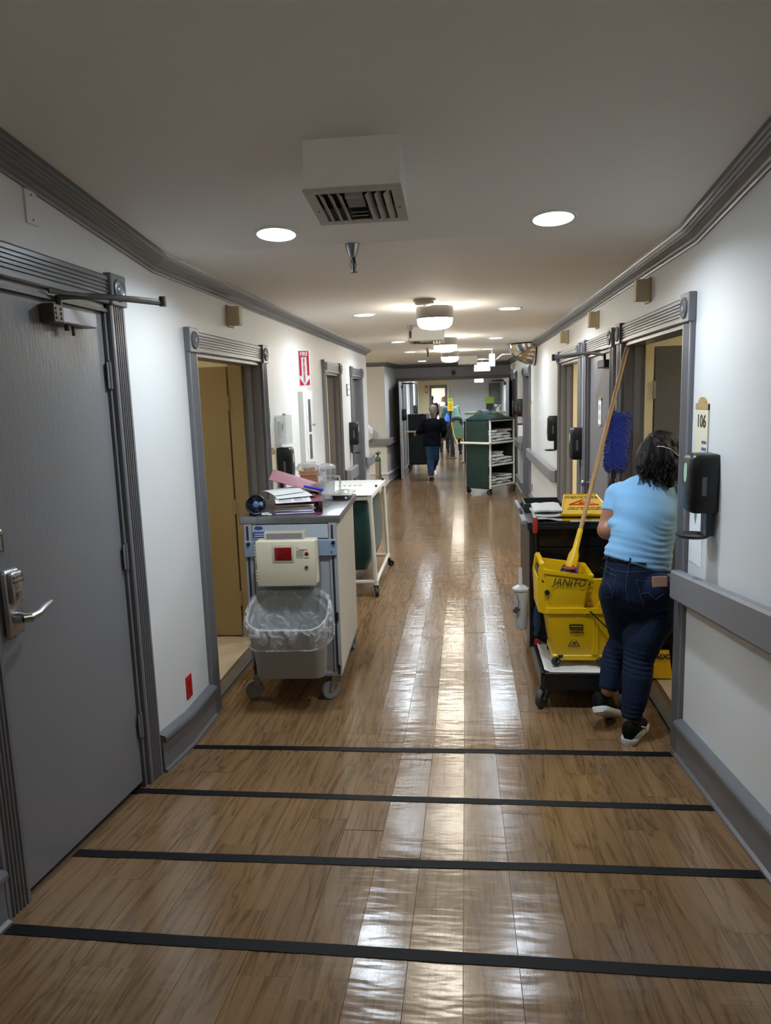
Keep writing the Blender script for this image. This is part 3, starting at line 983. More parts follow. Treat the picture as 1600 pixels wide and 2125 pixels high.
# quarter dome mirror in the corner of right wall and ceiling
t = thing('dome_mirror', 'quarter dome safety mirror in the corner of right wall and ceiling', 'mirror', (XR, 10.75, CZ))
q = B()
rings = []
nu, nv = 20, 10
for i in range(nv + 1):
    a = math.pi / 2 * i / nv
    rr_ = .36 * math.cos(a); zz = CZ - .01 - .29 * math.sin(a)
    rings.append([(XR - .004 - max(math.sin(math.pi * k / nu), 0) * max(rr_, .002), 10.75 - math.cos(math.pi * k / nu) * max(rr_, .002), zz) for k in range(nu + 1)])
q.loft(rings, cap=True)
q.ob('dome', M_chrome, t, True, 80)
q = B()
q.tube([(XR - .004 - math.sin(math.pi * k / 20) * .365, 10.75 - math.cos(math.pi * k / 20) * .365, CZ - .01) for k in range(21)], .010, 6)
q.tube([(XR - .010, 10.75 - math.cos(math.pi * k / 20) * .362, CZ - .01 - math.sin(math.pi * k / 20) * .295) for k in range(21)], .008, 6)
q.ob('rim', M_black, t, True)

# ------------------------------------------------------------------ small wall things
def wallbox(side, y0, y1, z0, z1, d, bev=0.0, d0=0.0):
    xf = XL if side < 0 else XR
    s = -side
    q = B()
    q.box(xf + s * d0, xf + s * d, y0, y1, z0, z1, bev)
    return q
def call_light(side, y, z, label):
    xf = XL if side < 0 else XR
    s = -side
    t = thing('call_light', label, 'call light', (xf, y, z - .065), 'beige call lights over the doors')
    wallbox(side, y - .055, y + .055, z - .065, z + .065, .012, .003).ob('back_plate', M_tan, t)
    q = B()
    q.loft([[(xf + s * o_, y + u, z + h) for u, h in ((-w_, -.052), (w_, -.052), (w_, .058), (-w_, .058))] for o_, w_ in ((.012, .045), (.062, .038), (.074, .030))])
    q.ob('cover', mat('beige_cover', '#c2b492', .5), t)
call_light(-1, 4.50, 2.245, 'small beige call light over the doorway behind the steel-topped cart')
call_light(1, 4.22, 2.25, 'beige call light over the doorway of room 106')
call_light(1, 5.75, 2.245, 'beige call light over the closed grey door on the right')
call_light(1, 7.36, 2.24, 'beige call light nearest to the dome mirror')
call_light(1, 14.9, 2.24, 'tiny beige call light beside the soffit of the fire doors')

t = thing('cover_plate', 'white blank cover plate high over the keypad door', 'plate', (XL, 2.43, 2.34))
wallbox(-1, 2.395, 2.465, 2.335, 2.445, .007, .002).ob('plate', M_wall, t)
for z in (2.35, 2.43):
    q = B()
    q.cyl((XL + .007, 2.43, z), (XL + .009, 2.43, z), .004, n=8)
    q.ob('screw', M_dsteel, t)
t = thing('power_outlet', 'red power outlet plate low on the wall beside the keypad door', 'outlet', (XL, 3.44, .23))
wallbox(-1, 3.405, 3.478, .232, .352, .006, .002).ob('plate', M_red, t)
for z in (.268, .316):
    q = B()
    q.cyl((XL + .006, 3.4415, z), (XL + .008, 3.4415, z), .017, n=16)
    q.ob('socket', mat('dark_red', '#8d0d15', .5), t)
t = thing('power_outlet', 'small red outlet low on the right wall before the dome mirror', 'outlet', (XR, 11.15, .25))
wallbox(1, 11.12, 11.19, .25, .36, .006, .002).ob('plate', M_red, t)

# fire extinguisher sign standing out from the wall
t = thing('fire_sign', 'red and white fire extinguisher sign standing out from the left wall', 'sign', (XL, 6.36, 1.84))
xa, xb, za, zb, ys = XL + .002, XL + .102, 1.845, 2.150, 6.36
q = B(); q.box(xa, xb, ys, ys + .004, za, zb); q.ob('panel', M_paper, t)
M_sr = mat('sign_red', '#b3122a', .5)
q = B()
yf = ys - .0008
e = .006
q.box(xa + e, xb - e, yf, ys, zb - .058, zb - e)
q.box(xa + e, xa + .026, yf, ys, za + .088, zb - .058)
q.box(xb - .026, xb - e, yf, ys, za + .088, zb - .058)
q.prism([(xa + e, za + e), (xa + .046, za + e), (xa + e, za + .066)], 'y', yf, ys)
q.prism([(xb - e, za + e), (xb - e, za + .066), (xb - .046, za + e)], 'y', yf, ys)
q.ob('red_print', M_sr, t)
xm = (xa + xb) / 2
text('lettering', 'FIRE', .046, (xm, yf - .0008, zb - .033), (1, 0, 0), (0, 0, 1), M_paper, t, bold=.0012, sx=.82)
for i, ch in enumerate('EXTINGUISHER'):
    text('lettering', ch, .022, (xm, yf - .0008, zb - .072 - i * .0172), (1, 0, 0), (0, 0, 1), M_sr, t, bold=.0006)

t = thing('extinguisher_cabinet', 'white wall cabinet with dark glass slot below the fire sign', 'cabinet', (XL, 6.45, 1.15))
wallbox(-1, 6.28, 6.66, 1.15, 1.80, .048, .003).ob('body', mat('cabinet_white', '#d6d6d4', .4), t)
wallbox(-1, 6.36, 6.60, 1.17, 1.77, .054, .002, d0=.046).ob('door', mat('cabinet_white', '#d6d6d4', .4), t)
wallbox(-1, 6.43, 6.53, 1.20, 1.42, .056, 0, d0=.053).ob('pane', mat('dark_glass', '#2b2d2f', .12), t)
wallbox(-1, 6.43, 6.53, 1.44, 1.73, .056, 0, d0=.053).ob('pane', MATS['dark_glass'], t)
q = B(); q.cyl((XL + .054, 6.575, 1.50), (XL + .075, 6.575, 1.50), .009, n=10); q.ell((XL + .078, 6.575, 1.50), .012, 10, 6); q.ob('latch', M_steel, t, True)

t = thing('thermostat', 'white thermostat inside a clear plastic guard box', 'thermostat', (XL, 5.55, 1.40))
wallbox(-1, 5.47, 5.63, 1.41, 1.60, .010, .002).ob('backplate', M_white, t)
wallbox(-1, 5.50, 5.58, 1.44, 1.57, .035, .004, d0=.01).ob('unit', M_white, t)
wallbox(-1, 5.515, 5.565, 1.50, 1.55, .037, 0, d0=.034).ob('display', mat('lcd_grey', '#6d7268', .3), t)
M_clear = mat('clear_plastic', '#e9eeee', .1, alpha=.28)
q = B()
z0, z1, ya, yb, dd = 1.395, 1.615, 5.45, 5.65, .085
q.box(XL + dd - .003, XL + dd, ya, yb, z0, z1)
q.box(XL + .001, XL + dd, ya, ya + .003, z0, z1); q.box(XL + .001, XL + dd, yb - .003, yb, z0, z1)
q.box(XL + .001, XL + dd, ya, yb, z0, z0 + .003); q.box(XL + .001, XL + dd, ya, yb, z1 - .003, z1)
q.ob('guard', M_clear, t)
q = B(); q.cyl((XL + .05, 5.55, z1), (XL + .05, 5.55, z1 + .012), .012, n=12); q.ob('guard_lock', M_dsteel, t, True)

M_slot = mat('dispenser_window', '#5d5e60', .3)
M_glabel = mat('green_label', '#9fbfa6', .5)
def dispenser(side, y, z, label, tray=False, h=.24, wd=.13, dp=.112):
    """touch-free hand gel dispenser on a wall, z = underside"""
    xf = XL if side < 0 else XR
    s = -side
    t = thing('gel_dispenser', label, 'dispenser', (xf, y, z), 'black wall dispensers')
    q = B()
    c = lambda d_, yy, zz: Vector((xf + s * d_, y + yy, z + zz))
    # rounded shell: sections from bottom to top
    rings = []
    for hz, ky, d0_, d1_ in ((0, .90, .004, dp * .86), (.012, 1, .0, dp * .96), (h * .3, 1, .0, dp), (h * .7, 1, .0, dp), (h * .92, 1, 0, dp * .97), (h * .985, .95, 0, dp * .90), (h, .85, .006, dp * .78)):
        w2 = wd / 2 * ky
        r = .022
        ring = [c(d0_, -w2, hz), c(d1_ - r, -w2, hz), c(d1_ - r * .3, -w2 + r * .3, hz), c(d1_, -w2 + r, hz), c(d1_, w2 - r, hz), c(d1_ - r * .3, w2 - r * .3, hz), c(d1_ - r, w2, hz), c(d0_, w2, hz)]
        rings.append(ring)
    q.loft(rings)
    q.ob('shell', M_black, t, True, 50)
    for sg in (-1, 1):
        k = B()
        k.loft([[c(a, sg * (wd / 2 + o_), zz) for a, zz in ((.048, h * .30), (.066, h * .30), (.066, h * .62), (.048, h * .62))] for o_ in (-.002, .0015)])
        k.ob('side_window', M_slot, t)
    k = B()
    pts = [(math.cos(2 * math.pi * i / 16) * .022, math.sin(2 * math.pi * i / 16) * .040 + h * .68) for i in range(16)]
    k.loft([[c(dp + o_, a, zz) for a, zz in pts] for o_ in (-.002, .0015)])
    k.ob('front_label', M_glabel, t)
    if tray:
        k = B()
        k.loft([[c(d_, yy, zz) for d_, yy in ((.010, -.05), (.040, -.05), (.040, .02), (.010, .02))] for zz in (.004, -.095)])
        k.ob('drip_arm', M_black, t)
        k = B()
        ring = lambda kk, zz: [c(.008 + .068 * kk * 1.0 + .068 * kk * math.cos(a) + .06 * (1 - kk), .066 * kk * math.sin(a), zz) for a in [2 * math.pi * i / 20 for i in range(20)]]
        k.loft([ring(.80, -.108), ring(1, -.098), ring(1, -.094), ring(.93, -.094), ring(.75, -.103)])
        k.ob('drip_tray', M_black, t, True)
    return t
dispenser(1, 3.07, 1.228, 'large black gel dispenser with drip tray beside the room 106 sign', True, .236)
dispenser(1, 6.395, 1.15, 'black wall dispenser beside the closed grey door on the right', False, .27, .115)
dispenser(1, 8.12, 1.20, 'black gel dispenser with tray over the handrail on the right wall', True, .27, .115)
dispenser(-1, 5.53, 1.10, 'black gel dispenser on the left wall below the thermostat', True, .27, .13)
dispenser(-1, 9.10, 1.15, 'black gel dispenser with tray on the left wall between narrow doorways', True, .28, .12)
dispenser(1, 12.90, 1.32, 'black dispenser on the right wall behind the linen cart', False, .30, .12)
dispenser(1, 14.0, 1.32, 'far black dispenser on the right wall near the fire doors', False, .26, .12)
t = thing('towel_holder', 'white towel holder with red mark under the far right dispenser', 'holder', (XR, 12.9, .98))
wallbox(1, 12.84, 12.96, .98, 1.18, .09, .006).ob('body', M_white, t)
wallbox(1, 12.838, 12.962, 1.18, 1.20, .094, 0).ob('band', M_black, t)
wallbox(1, 12.70, 12.76, 1.30, 1.42, .03, .004).ob('red_tag', M_red, t)

M_card = mat('cream_card', '#d9d0b6', .5)
M_arch = mat('tan_arch', '#a48a5c', .5)
M_blu = mat('blue_print', '#3f5a9c', .6)
def plaque(side, y, z, label, num=None, w_=.165, h=.21):
    """room sign with an arched tan top; y = centre, z = underside"""
    xf = XL if side < 0 else XR
    s = -side
    t = thing('room_sign', label, 'sign', (xf, y, z), 'room signs beside the doors')
    wallbox(side, y - w_ / 2, y + w_ / 2, z, z + h, .006).ob('card', M_card, t)
    q = B()
    pts = [(y - w_ / 2, z + h - .02), (y + w_ / 2, z + h - .02), (y + w_ / 2, z + h + .004), (y + w_ * .36, z + h + .006)]
    pts += [(y + w_ * .30 * math.cos(a), z + h + .006 + .026 * math.sin(a)) for a in [math.pi * k / 10 for k in range(11)]]
    pts += [(y - w_ * .36, z + h + .006), (y - w_ / 2, z + h + .004)]
    q.loft([[(xf + s * d_, a, b_) for a, b_ in pts] for d_ in (.0, .0075)])
    q.ob('arch', M_arch, t)
    rt = (0, 1 if side < 0 else -1, 0)
    xo = xf + s * .0068
    if num:
        text('number', num, .075, (xo, y, z + h * .66), rt, (0, 0, 1), M_ink, t, bold=.0012, sx=1.05)
    q = B()
    for zz in (.048, .020):
        q.box(xo, xo + s * .0005, y + (w_ / 2 - .07) * (-s) * -1 - .0, y + (w_ / 2 - .012) * (-s) * -1, z + zz, z + zz + .012)
    q.ob('print', M_blu if num else M_ink, t)
    return t
plaque(1, 3.235, 1.445, 'cream room sign with tan arched top reading 106', '106')
plaque(-1, 5.335, 1.14, 'cream room sign on the left wall beside the black dispenser', None, .13)
plaque(1, 8.035, 1.40, 'small tan room sign before the black dispenser over the handrail', None, .06, .2)
plaque(1, 11.28, 1.35, 'small room sign beside the doorway under the dome mirror', None, .1, .22)
plaque(1, 12.86, 1.66, 'small brown room sign above the dispenser behind the linen cart', None, .12, .12)
t = thing('door_sign', 'white sign with tan ends on the closed grey door', 'sign', (XR + .02, 5.72, 1.47))
q = B(); q.box(XR + .013, XR + .02, 5.66, 5.77, 1.47, 1.66, .002); q.ob('card', M_paper, t)
q = B(); q.box(XR + .012, XR + .02, 5.655, 5.775, 1.65, 1.675, .002); q.box(XR + .012, XR + .02, 5.655, 5.775, 1.455, 1.475, .002); q.ob('end_strip', M_arch, t)
q = B()
for z in (1.51, 1.58):
    for k in range(3):
        q.box(XR + .0122, XR + .0135, 5.69, 5.74, z + k * .014, z + k * .014 + .008)
q.ob('print', M_slot, t)
t = thing('paper_notice', 'white paper notice with faint print on the right wall', 'paper', (XR, 10.05, 1.38))
wallbox(1, 9.94, 10.16, 1.38, 1.66, .002).ob('sheet', M_paper, t)
q = B()
for k in range(8):
    q.box(XR - .0028, XR - .002, 9.98, 10.12, 1.42 + k * .026, 1.43 + k * .026)
q.ob('print', mat('grey_print', '#9a9c9f', .7), t)
t = thing('paper_notice', 'white sheet with green drop on the wall below the large dispenser', 'paper', (XR, 3.27, .98))
wallbox(1, 3.19, 3.365, .96, 1.22, .002).ob('sheet', M_paper, t)
q = B(); q.loft([[(XR - d_, 3.285 + a, 1.19 + z) for a, z in ((-.022, .02), (.022, .02), (.012, -.03), (0, -.055), (-.012, -.03))] for d_ in (.001, .0028)]); q.ob('green_drop', mat('drop_green', '#3f8f5f', .5), t)
t = thing('green_sign', 'green rounded paper sign beside the doorway behind the cart', 'sign', (XL, 5.30, 1.46))
q = B()
pts = [(5.262, 1.47), (5.30, 1.46)] + [(5.262 + .075 * math.sin(math.pi * k / 12), 1.50 + .24 * k / 12) for k in range(13)]
q.loft([[(XL + d_, a, z) for a, z in pts] for d_ in (.0005, .0025)])
q.ob('sheet', mat('leaf_green', '#5fae7e', .6), t)
t = thing('door_plate', 'small green framed sign beside the last narrow doorway', 'sign', (XL, 9.02, 1.75))
wallbox(-1, 8.95, 9.12, 1.76, 1.90, .012).ob('frame', mat('sage_frame', '#5c7a6e', .5), t)
wallbox(-1, 8.965, 9.105, 1.837, 1.89, .0135).ob('insert', M_paper, t)
wallbox(-1, 8.965, 9.105, 1.77, 1.823, .0135).ob('insert', M_paper, t)

# ------------------------------------------------------------------ black tape stripes across the ramp
def ztape(y):
    return rz(y)
TAPES = [((-1.39, 3.360), (.958, 3.390), 'first black tape stripe where the ramp meets the level floor'),
         ((-1.47, 2.829), (.965, 2.817), 'second black tape stripe across the ramp'),
         ((-1.43, 2.294), (.963, 2.328), 'third black tape stripe across the ramp'),
         ((-1.40, 1.845), (.965, 1.803), 'nearest and widest-looking black tape stripe across the ramp')]
for i, ((xa, ya), (xb, yb), lab) in enumerate(TAPES):
    q = B()
    n = 40
    rings = []
    for k in range(n + 1):
        f_ = k / n
        x = xa + (xb - xa) * f_
        y = ya + (yb - ya) * f_ + .004 * noise.noise((x * 1.7, i * 9, 0))
        hw = .0245 + .0012 * noise.noise((x * 9, i * 3, 2))
        lo, hi = y - hw, y + hw
        if hi > Y0:
            prof = [(lo, ztape(lo)), (Y0, 0), (hi, 0)]
        else:
            prof = [(lo, ztape(lo)), (y, ztape(y)), (hi, ztape(hi))]
        rings.append([(x, a, z + .0012) for a, z in prof] + [(x, a, z + .0022) for a, z in reversed(prof)])
    q.loft(rings)
    tag(q.ob('floor_tape', M_tape), lab, 'tape', 'black tape stripes on the ramp')

# ================================================================== CARTS AND WHAT STANDS ON THEM
def local(name, label, cat, loc, rot=0.0, group=None):
    """a thing whose parts are given in its own coordinates"""
    t = thing(name, label, cat, loc, group)
    t.rotation_euler = (0, 0, rot)
    ORIGIN[t.name] = Vector((0, 0, 0))
    return t
def rrect(w_, d, r, n=5):
    """rounded rectangle outline centred at the origin"""
    pts = []
    for cx, cy, a0 in ((w_ - r, d - r, 0), (-w_ + r, d - r, 90), (-w_ + r, -d + r, 180), (w_ - r, -d + r, 270)):
        for k in range(n + 1):
            a = math.radians(a0 + 90 * k / n)
            pts.append((cx + r * math.cos(a), cy + r * math.sin(a)))
    return pts
def caster(t, x, y, r=.055, z_top=.16, ang=0.0, wm=None, fm=None, w_=.028, name='caster'):
    """swivel wheel with a fork; x,y = swivel axis"""
    c, s_ = math.cos(ang), math.sin(ang)
    off = .03
    wx_, wy_ = x + c * off, y + s_ * off
    ax = Vector((-s_, c, 0))
    f = B()
    for sg in (-1, 1):
        o_ = ax * (w_ / 2 + .004) * sg
        p0, p1 = Vector((x, y, z_top)) + o_, Vector((wx_, wy_, r)) + o_
        d = Vector((c, s_, 0))
        f.loft([[p0 - d * .022 - ax * .0015, p0 + d * .022 - ax * .0015, p0 + d * .022 + ax * .0015, p0 - d * .022 + ax * .0015],
                [p1 - d * .012 - ax * .0015, p1 + d * .012 - ax * .0015, p1 + d * .012 + ax * .0015, p1 - d * .012 + ax * .0015]])
    f.cyl((x, y, z_top - .004), (x, y, z_top + .012), .026, n=14)
    fk = f.ob(name + '_fork', fm or M_dsteel, t, True)
    q = B()
    Mx = Matrix.Translation((wx_, wy_, r)) @ ax.to_track_quat('Z', 'Y').to_matrix().to_4x4()
    q.lathe([(r * .30, -w_ / 2 + .002), (r * .62, -w_ / 2 + .002), (r * .70, -w_ / 2), (r * .93, -w_ / 2), (r, -w_ / 2 + .006), (r, w_ / 2 - .006), (r * .93, w_ / 2), (r * .70, w_ / 2), (r * .62, w_ / 2 - .002), (r * .30, w_ / 2 - .002)], (0, 0, 0), 24, Mx)
    wl = q.ob(name + '_wheel', wm or mat('grey_rubber', '#7f8180', .6), t, True)
    q = B()
    q.cyl(Mx @ Vector((0, 0, -w_ / 2 - .008)), Mx @ Vector((0, 0, w_ / 2 + .008)), r * .16, n=10)
    q.ob('axle', M_steel, wl, True)

# ------------------------------------------------------------------ steel-topped supply cart
M_cgrey = mat('cart_grey_panel', '#9a9da2', .45, var=.02)
M_cblue = mat('cart_blue_grey', '#8494a9', .45)
M_ccream = mat('cart_cream_side', '#d3cfc0', .45, var=.02)
M_ctop = mat('cart_steel_top', '#8e8f92', .28, .75, var=.04, vscale=3)
t = local('supply_cart', 'cream and grey supply cart with steel top beside the left doorway', 'cart', (-.985, 3.955, 0), math.radians(2.5))
q = B(); q.box(-.285, .285, 0, .905, 1.045, 1.088, .006, seg=2)
top = q.ob('top', M_ctop, t, True)
q = B(); q.box(-.26, .255, .018, .88, .165, 1.045); q.ob('body', M_ccream, t)
q = B(); q.box(.255, .262, .012, .89, .168, 1.044, .002); q.ob('side_panel', M_ccream, t)
for x0 in (-.262, .218):
    q = B(); q.box(x0, x0 + .044, .002, .03, .16, 1.045, .002); p = q.ob('corner_post', M_cgrey, t)
    q = B(); q.box(x0 + .014, x0 + .026, .000, .006, .20, 1.035); q.ob('slot', mat('dark_slot', '#242628', .6), p)
q = B(); q.box(-.215, .216, .006, .02, .958, 1.04, .002); q.ob('upper_panel', mat('cart_pale_panel', '#adb2ba', .4), t)
q = B(); q.box(-.215, .216, .008, .02, .20, .86, .002); q.ob('lower_panel', M_cgrey, t)
q = B(); q.box(-.262, .262, -.012, .008, .860, .952, .003); bar = q.ob('cross_bar', M_cblue, t)
for x in (-.236, .244):
    q = B(); q.cyl((x, -.012, .935), (x, -.022, .935), .010, n=12); q.ob('knob', M_black, bar, True)
    q = B(); q.cyl((x - .01 * (1 if x > 0 else -1), -.012, .882), (x - .01 * (1 if x > 0 else -1), -.015, .882), .005, n=8); q.ob('screw', M_steel, bar)
for x, z in ((-.243, .205), (.246, .205), (.246, .52)):
    q = B(); q.cyl((x, .002, z), (x, -.010, z), .010, n=12); q.box(x - .006, x + .006, -.004, .002, z - .045, z); q.ob('clip_knob', M_black, t, True)
q = B(); q.box(-.262, .262, .0, .90, .148, .168, .002); q.ob('bottom_frame', M_cgrey, t)
for x, y, a in ((-.24, .05, math.radians(200)), (.21, .05, math.radians(215)), (-.24, .85, 1.0), (.22, .85, math.radians(80))):
    caster(t, x, y, .056, .148, a)
# maker's sticker
q = B()
q.lathe([(.026, 0), (.026, .0012)], (0, 0, 0), 20, Matrix.Translation((-.178, .006, 1.022)) @ Matrix.Rotation(math.pi / 2, 4, 'X') @ Matrix.Diagonal((1, .42, 1, 1)))
q.box(-.212, -.118, .0048, .006, .966, 1.000)
st = q.ob('sticker', mat('sticker_blue', '#2b3f86', .5), t)
q = B()
for k in range(2):
    q.box(-.205, -.128, .0040, .0050, .974 + k * .012, .978 + k * .012)
q.ob('sticker_print', M_paper, st)

# sharps box hung on the cart's cross bar
t = local('sharps_box', 'almond sharps disposal box with red window hung on the supply cart', 'sharps container', (-.995, 3.94, .71), math.radians(2.5))
q = B(); q.box(-.165, .165, -.088, -.014, .0, .255, .008, seg=2); bd = q.ob('case', M_alm, t, True)
q = B(); q.box(-.160, .175, -.075, -.014, .01, .262, .008); q.ob('lid_back', M_alm, t)
q = B(); q.box(-.115, .105, -.070, -.062, .258, .302); q.box(-.115, .105, -.022, -.016, .258, .302); q.box(-.115, -.107, -.062, -.022, .258, .302); q.box(.097, .105, -.062, -.022, .258, .302)
ch = q.ob('drop_chute', M_alm, t)
q = B(); q.box(-.105, .095, -.0705, -.0695, .264, .296); q.ob('chute_flap', mat('mauve_grey_flap', '#8a8287', .4), ch)
q = B(); q.box(-.072, .048, -.091, -.086, .136, .232, .004, seg=2); bz_ = q.ob('window_bezel', mat('bezel', '#bfb59b', .4), t, True)
q = B(); q.box(-.060, .036, -.0925, -.088, .147, .221, .004, seg=2); q.ob('red_window', mat('deep_red', '#7a1016', .15), bz_, True)
q = B(); q.lathe([(.013, 0), (.013, .0012)], (0, 0, 0), 20, Matrix.Translation((.118, -.0880, .182)) @ Matrix.Rotation(math.pi / 2, 4, 'X')); hz = q.ob('hazard_mark', mat('hazard_orange', '#c2571c', .5), t)
q = B()
for k in range(3):
    a = math.pi / 2 + k * 2 * math.pi / 3
    q.lathe([(.0048, 0), (.0048, .0016)], (0, 0, 0), 10, Matrix.Translation((.118 + .0048 * math.cos(a), -.0884, .182 + .0048 * math.sin(a))) @ Matrix.Rotation(math.pi / 2, 4, 'X'))
q.ob('hazard_lobes', M_ink, hz)
q = B()
for k in range(6):
    q.box(.060, .098 + (k % 3) * .004, -.0886, -.0878, .160 + k * .0075, .163 + k * .0075)
q.box(.060, .075, -.0886, -.0878, .214, .217); q.box(.075, .125, -.0886, -.0878, .204, .208); q.box(.102, .132, -.0886, -.0878, .158, .162)
q.ob('warning_print', mat('grey_ink', '#4b4b48', .6), t)
q = B(); q.cyl((.115, -.086, .108), (.115, -.094, .108), .010, n=14); lkq = q.ob('lock', M_steel, t, True)
q = B(); q.cyl((.115, -.094, .108), (.115, -.0945, .108), .004, n=8); q.ob('keyhole', M_black, lkq)
q = B()
for k in range(12):
    z = .03 + k * .018
    if z < .10 or z > .13:
        q.cyl((-.168, -.08, z), (-.168, -.08, z + .010), .005, n=8)
q.ob('piano_hinge', M_alm, t)

# waste bin leaning on the cart with a clear bag over its rim
t = local('waste_bin', 'grey waste bin with clear plastic liner hung on the supply cart', 'waste bin', (-.985, 3.95, 0), math.radians(2.5))
M_bin = mat('grey_bin_plastic', '#8f908c', .5, var=.02)
def binring(w_, yf_, yb_, zf_, zb_, r, grow=0.0, dz=0.0):
    pts = rrect(w_ + grow, (yb_ - yf_) / 2 + grow, r + grow, 7)
    cy = (yf_ + yb_) / 2
    out = []
    for x, y in pts:
        f_ = (y + (yb_ - yf_) / 2) / (yb_ - yf_)
        out.append(Vector((x, cy + y, zf_ + (zb_ - zf_) * f_ + dz)))
    return out
RIM = (.218, -.285, -.015, .520, .665, .10)
BOT = (.190, -.185, -.03, .205, .215, .055)
def lerp_ring(f_, grow=0.0):
    p = [a + (b_ - a) * f_ for a, b_ in zip(BOT, RIM)]
    return binring(*p, grow=grow)
q = B()
q.loft([lerp_ring(0, -.015), lerp_ring(.015), lerp_ring(.5), lerp_ring(.97), lerp_ring(.97, .006), lerp_ring(1.0, .006), lerp_ring(1.0, -.001), lerp_ring(.95, -.006), lerp_ring(.5, -.006), lerp_ring(.03, -.008)])
q.ob('bucket', M_bin, t, True)
M_film = bpy.data.materials.new('clear_film')
M_film.use_nodes = True
nt = M_film.node_tree
_b = nt.nodes['Principled BSDF']
_b.inputs['Base Color'].default_value = (.9, .92, .93, 1)
_b.inputs['Roughness'].default_value = .18
_n = nt.nodes.new('ShaderNodeTexNoise'); _n.inputs['Scale'].default_value = 14; _n.inputs['Detail'].default_value = 4; _n.inputs['Distortion'].default_value = 1.5
_tc = nt.nodes.new('ShaderNodeTexCoord'); nt.links.new(_tc.outputs['Object'], _n.inputs['Vector'])
_r = nt.nodes.new('ShaderNodeValToRGB'); _r.color_ramp.elements[0].position = .42; _r.color_ramp.elements[0].color = (.08, .08, .08, 1); _r.color_ramp.elements[1].position = .72; _r.color_ramp.elements[1].color = (.55, .55, .55, 1)
nt.links.new(_n.outputs['Fac'], _r.inputs['Fac']); nt.links.new(_r.outputs['Color'], _b.inputs['Alpha'])
_bp = nt.nodes.new('ShaderNodeBump'); _bp.inputs['Strength'].default_value = .9; _bp.inputs['Distance'].default_value = .02
nt.links.new(_n.outputs['Fac'], _bp.inputs['Height']); nt.links.new(_bp.outputs['Normal'], _b.inputs['Normal'])
q = B()
def filmring(f_, grow, wob, seed, dz=0.0):
    out = []
    for i, p in enumerate(lerp_ring(f_, grow)):
        n_ = noise.noise((p.x * 9, p.y * 9, seed))
        d = Vector((p.x, p.y + .15, 0)).normalized()
        out.append(p + d * (n_ * wob + wob * .6) * (1 if p.y < -.03 else .1) + Vector((0, 0, dz + n_ * wob * .8)))
    return out
q.loft([filmring(.45, -.014, .0, 1), filmring(.8, -.010, .002, 2), filmring(1.0, -.004, .003, 3, .004), filmring(1.0, .012, .004, 4, .008), filmring(.92, .020, .010, 5), filmring(.80, .026, .014, 6), filmring(.70, .028, .018, 7), filmring(.66, .026, .018, 7.4), filmring(.665, .020, .014, 7.6)], cap=False)
q.ob('liner', M_film, t, True, 180)

# ------------------------------------------------------------------ things on the steel top
ZT = 1.089
M_marn = mat('maroon_cover', '#7c2740', .4, var=.04)
M_marl = mat('faded_maroon', '#9c5068', .45, var=.05)
M_tray = mat('paper_edges', '#c9c8c6', .8, var=.12, vscale=120, stretch=(1, 1, 30))
t = local('ring_binder', 'thick maroon ring binder full of papers on the supply cart', 'binder', (-.945, 4.03, ZT), math.radians(12))
q = B(); q.box(-.138, .135, -.02, .27, .0, .004, .001); q.ob('back_cover', M_marn, t)
q = B(); q.box(.131, .136, -.02, .27, .003, .062, .001); sp = q.ob('spine', M_marn, t)
for y in (.03, .20):
    q = B(); q.tube([(.112 + .016 * math.cos(a), y, .030 + .022 * math.sin(a)) for a in [2 * math.pi * k / 14 for k in range(14)]], .0022, 6, closed=True); q.ob('ring', M_steel, sp, True)
q = B(); q.loft([[(x, y, .058 + (x + .138) * .03) for x, y in ((-.135, -.018), (.134, -.018), (.134, .268), (-.135, .268))], [(x, y, .062 + (x + .138) * .03) for x, y in ((-.135, -.018), (.134, -.018), (.134, .268), (-.135, .268))]]); q.ob('front_cover', M_marn, t)
for k in range(7):
    q = B()
    z = .005 + k * .0072
    col = [M_paper, mat('blue_divider', '#4453a8', .6), M_paper, mat('pink_sheet', '#b98fa0', .7), M_tray, mat('tan_sheet', '#bda577', .7), M_paper][k]
    x0, x1 = -.125 + random.uniform(-.012, .01), .092 + random.uniform(-.01, .01)
    rings = []
    for j in range(5):
        f_ = j / 4
        zz = z + .003 * math.sin(f_ * 3.1 + k) * (k % 3) * .4
        rings.append([(x0 + (x1 - x0) * f_, -.012 - random.uniform(0, .003), zz), (x0 + (x1 - x0) * f_, .255, zz), (x0 + (x1 - x0) * f_, .255, zz + .0055), (x0 + (x1 - x0) * f_, -.012, zz + .0055)])
    q.loft(rings)
    q.ob('page_block', col, t)
def sheet(label, loc, rot, w_, l_, curl, name='paper_sheet', group='loose papers on the supply cart', lines=True, tilt=0.0):
    t = local(name, label, 'paper', loc, rot, group)
    t.rotation_euler = (tilt, 0, rot)
    q = B()
    rings = []
    for j in range(7):
        f_ = j / 6
        y = -l_ / 2 + l_ * f_
        z = curl * math.sin(f_ * 2.6)
        rings.append([(-w_ / 2, y, z), (w_ / 2, y, z + curl * .4), (w_ / 2, y, z + curl * .4 + .001), (-w_ / 2, y, z + .001)])
    q.loft(rings)
    s_ = q.ob('sheet', M_paper, t)
    if lines:
        q = B()
        for k in range(9):
            for c0, c1 in ((-.40, -.05), (.02, .40)):
                f_ = .12 + k * .085
                y = -l_ / 2 + l_ * f_
                z = curl * math.sin(f_ * 2.6) + .0012
                q.box(c0 * w_, c1 * w_ * (1 - .3 * (k % 2)), y, y + .006, z + curl * .4 * (c0 + .5), z + curl * .4 * (c1 + .5) + .0006)
        q.ob('print', mat('grey_print', '#9a9c9f', .7), s_)
    return t
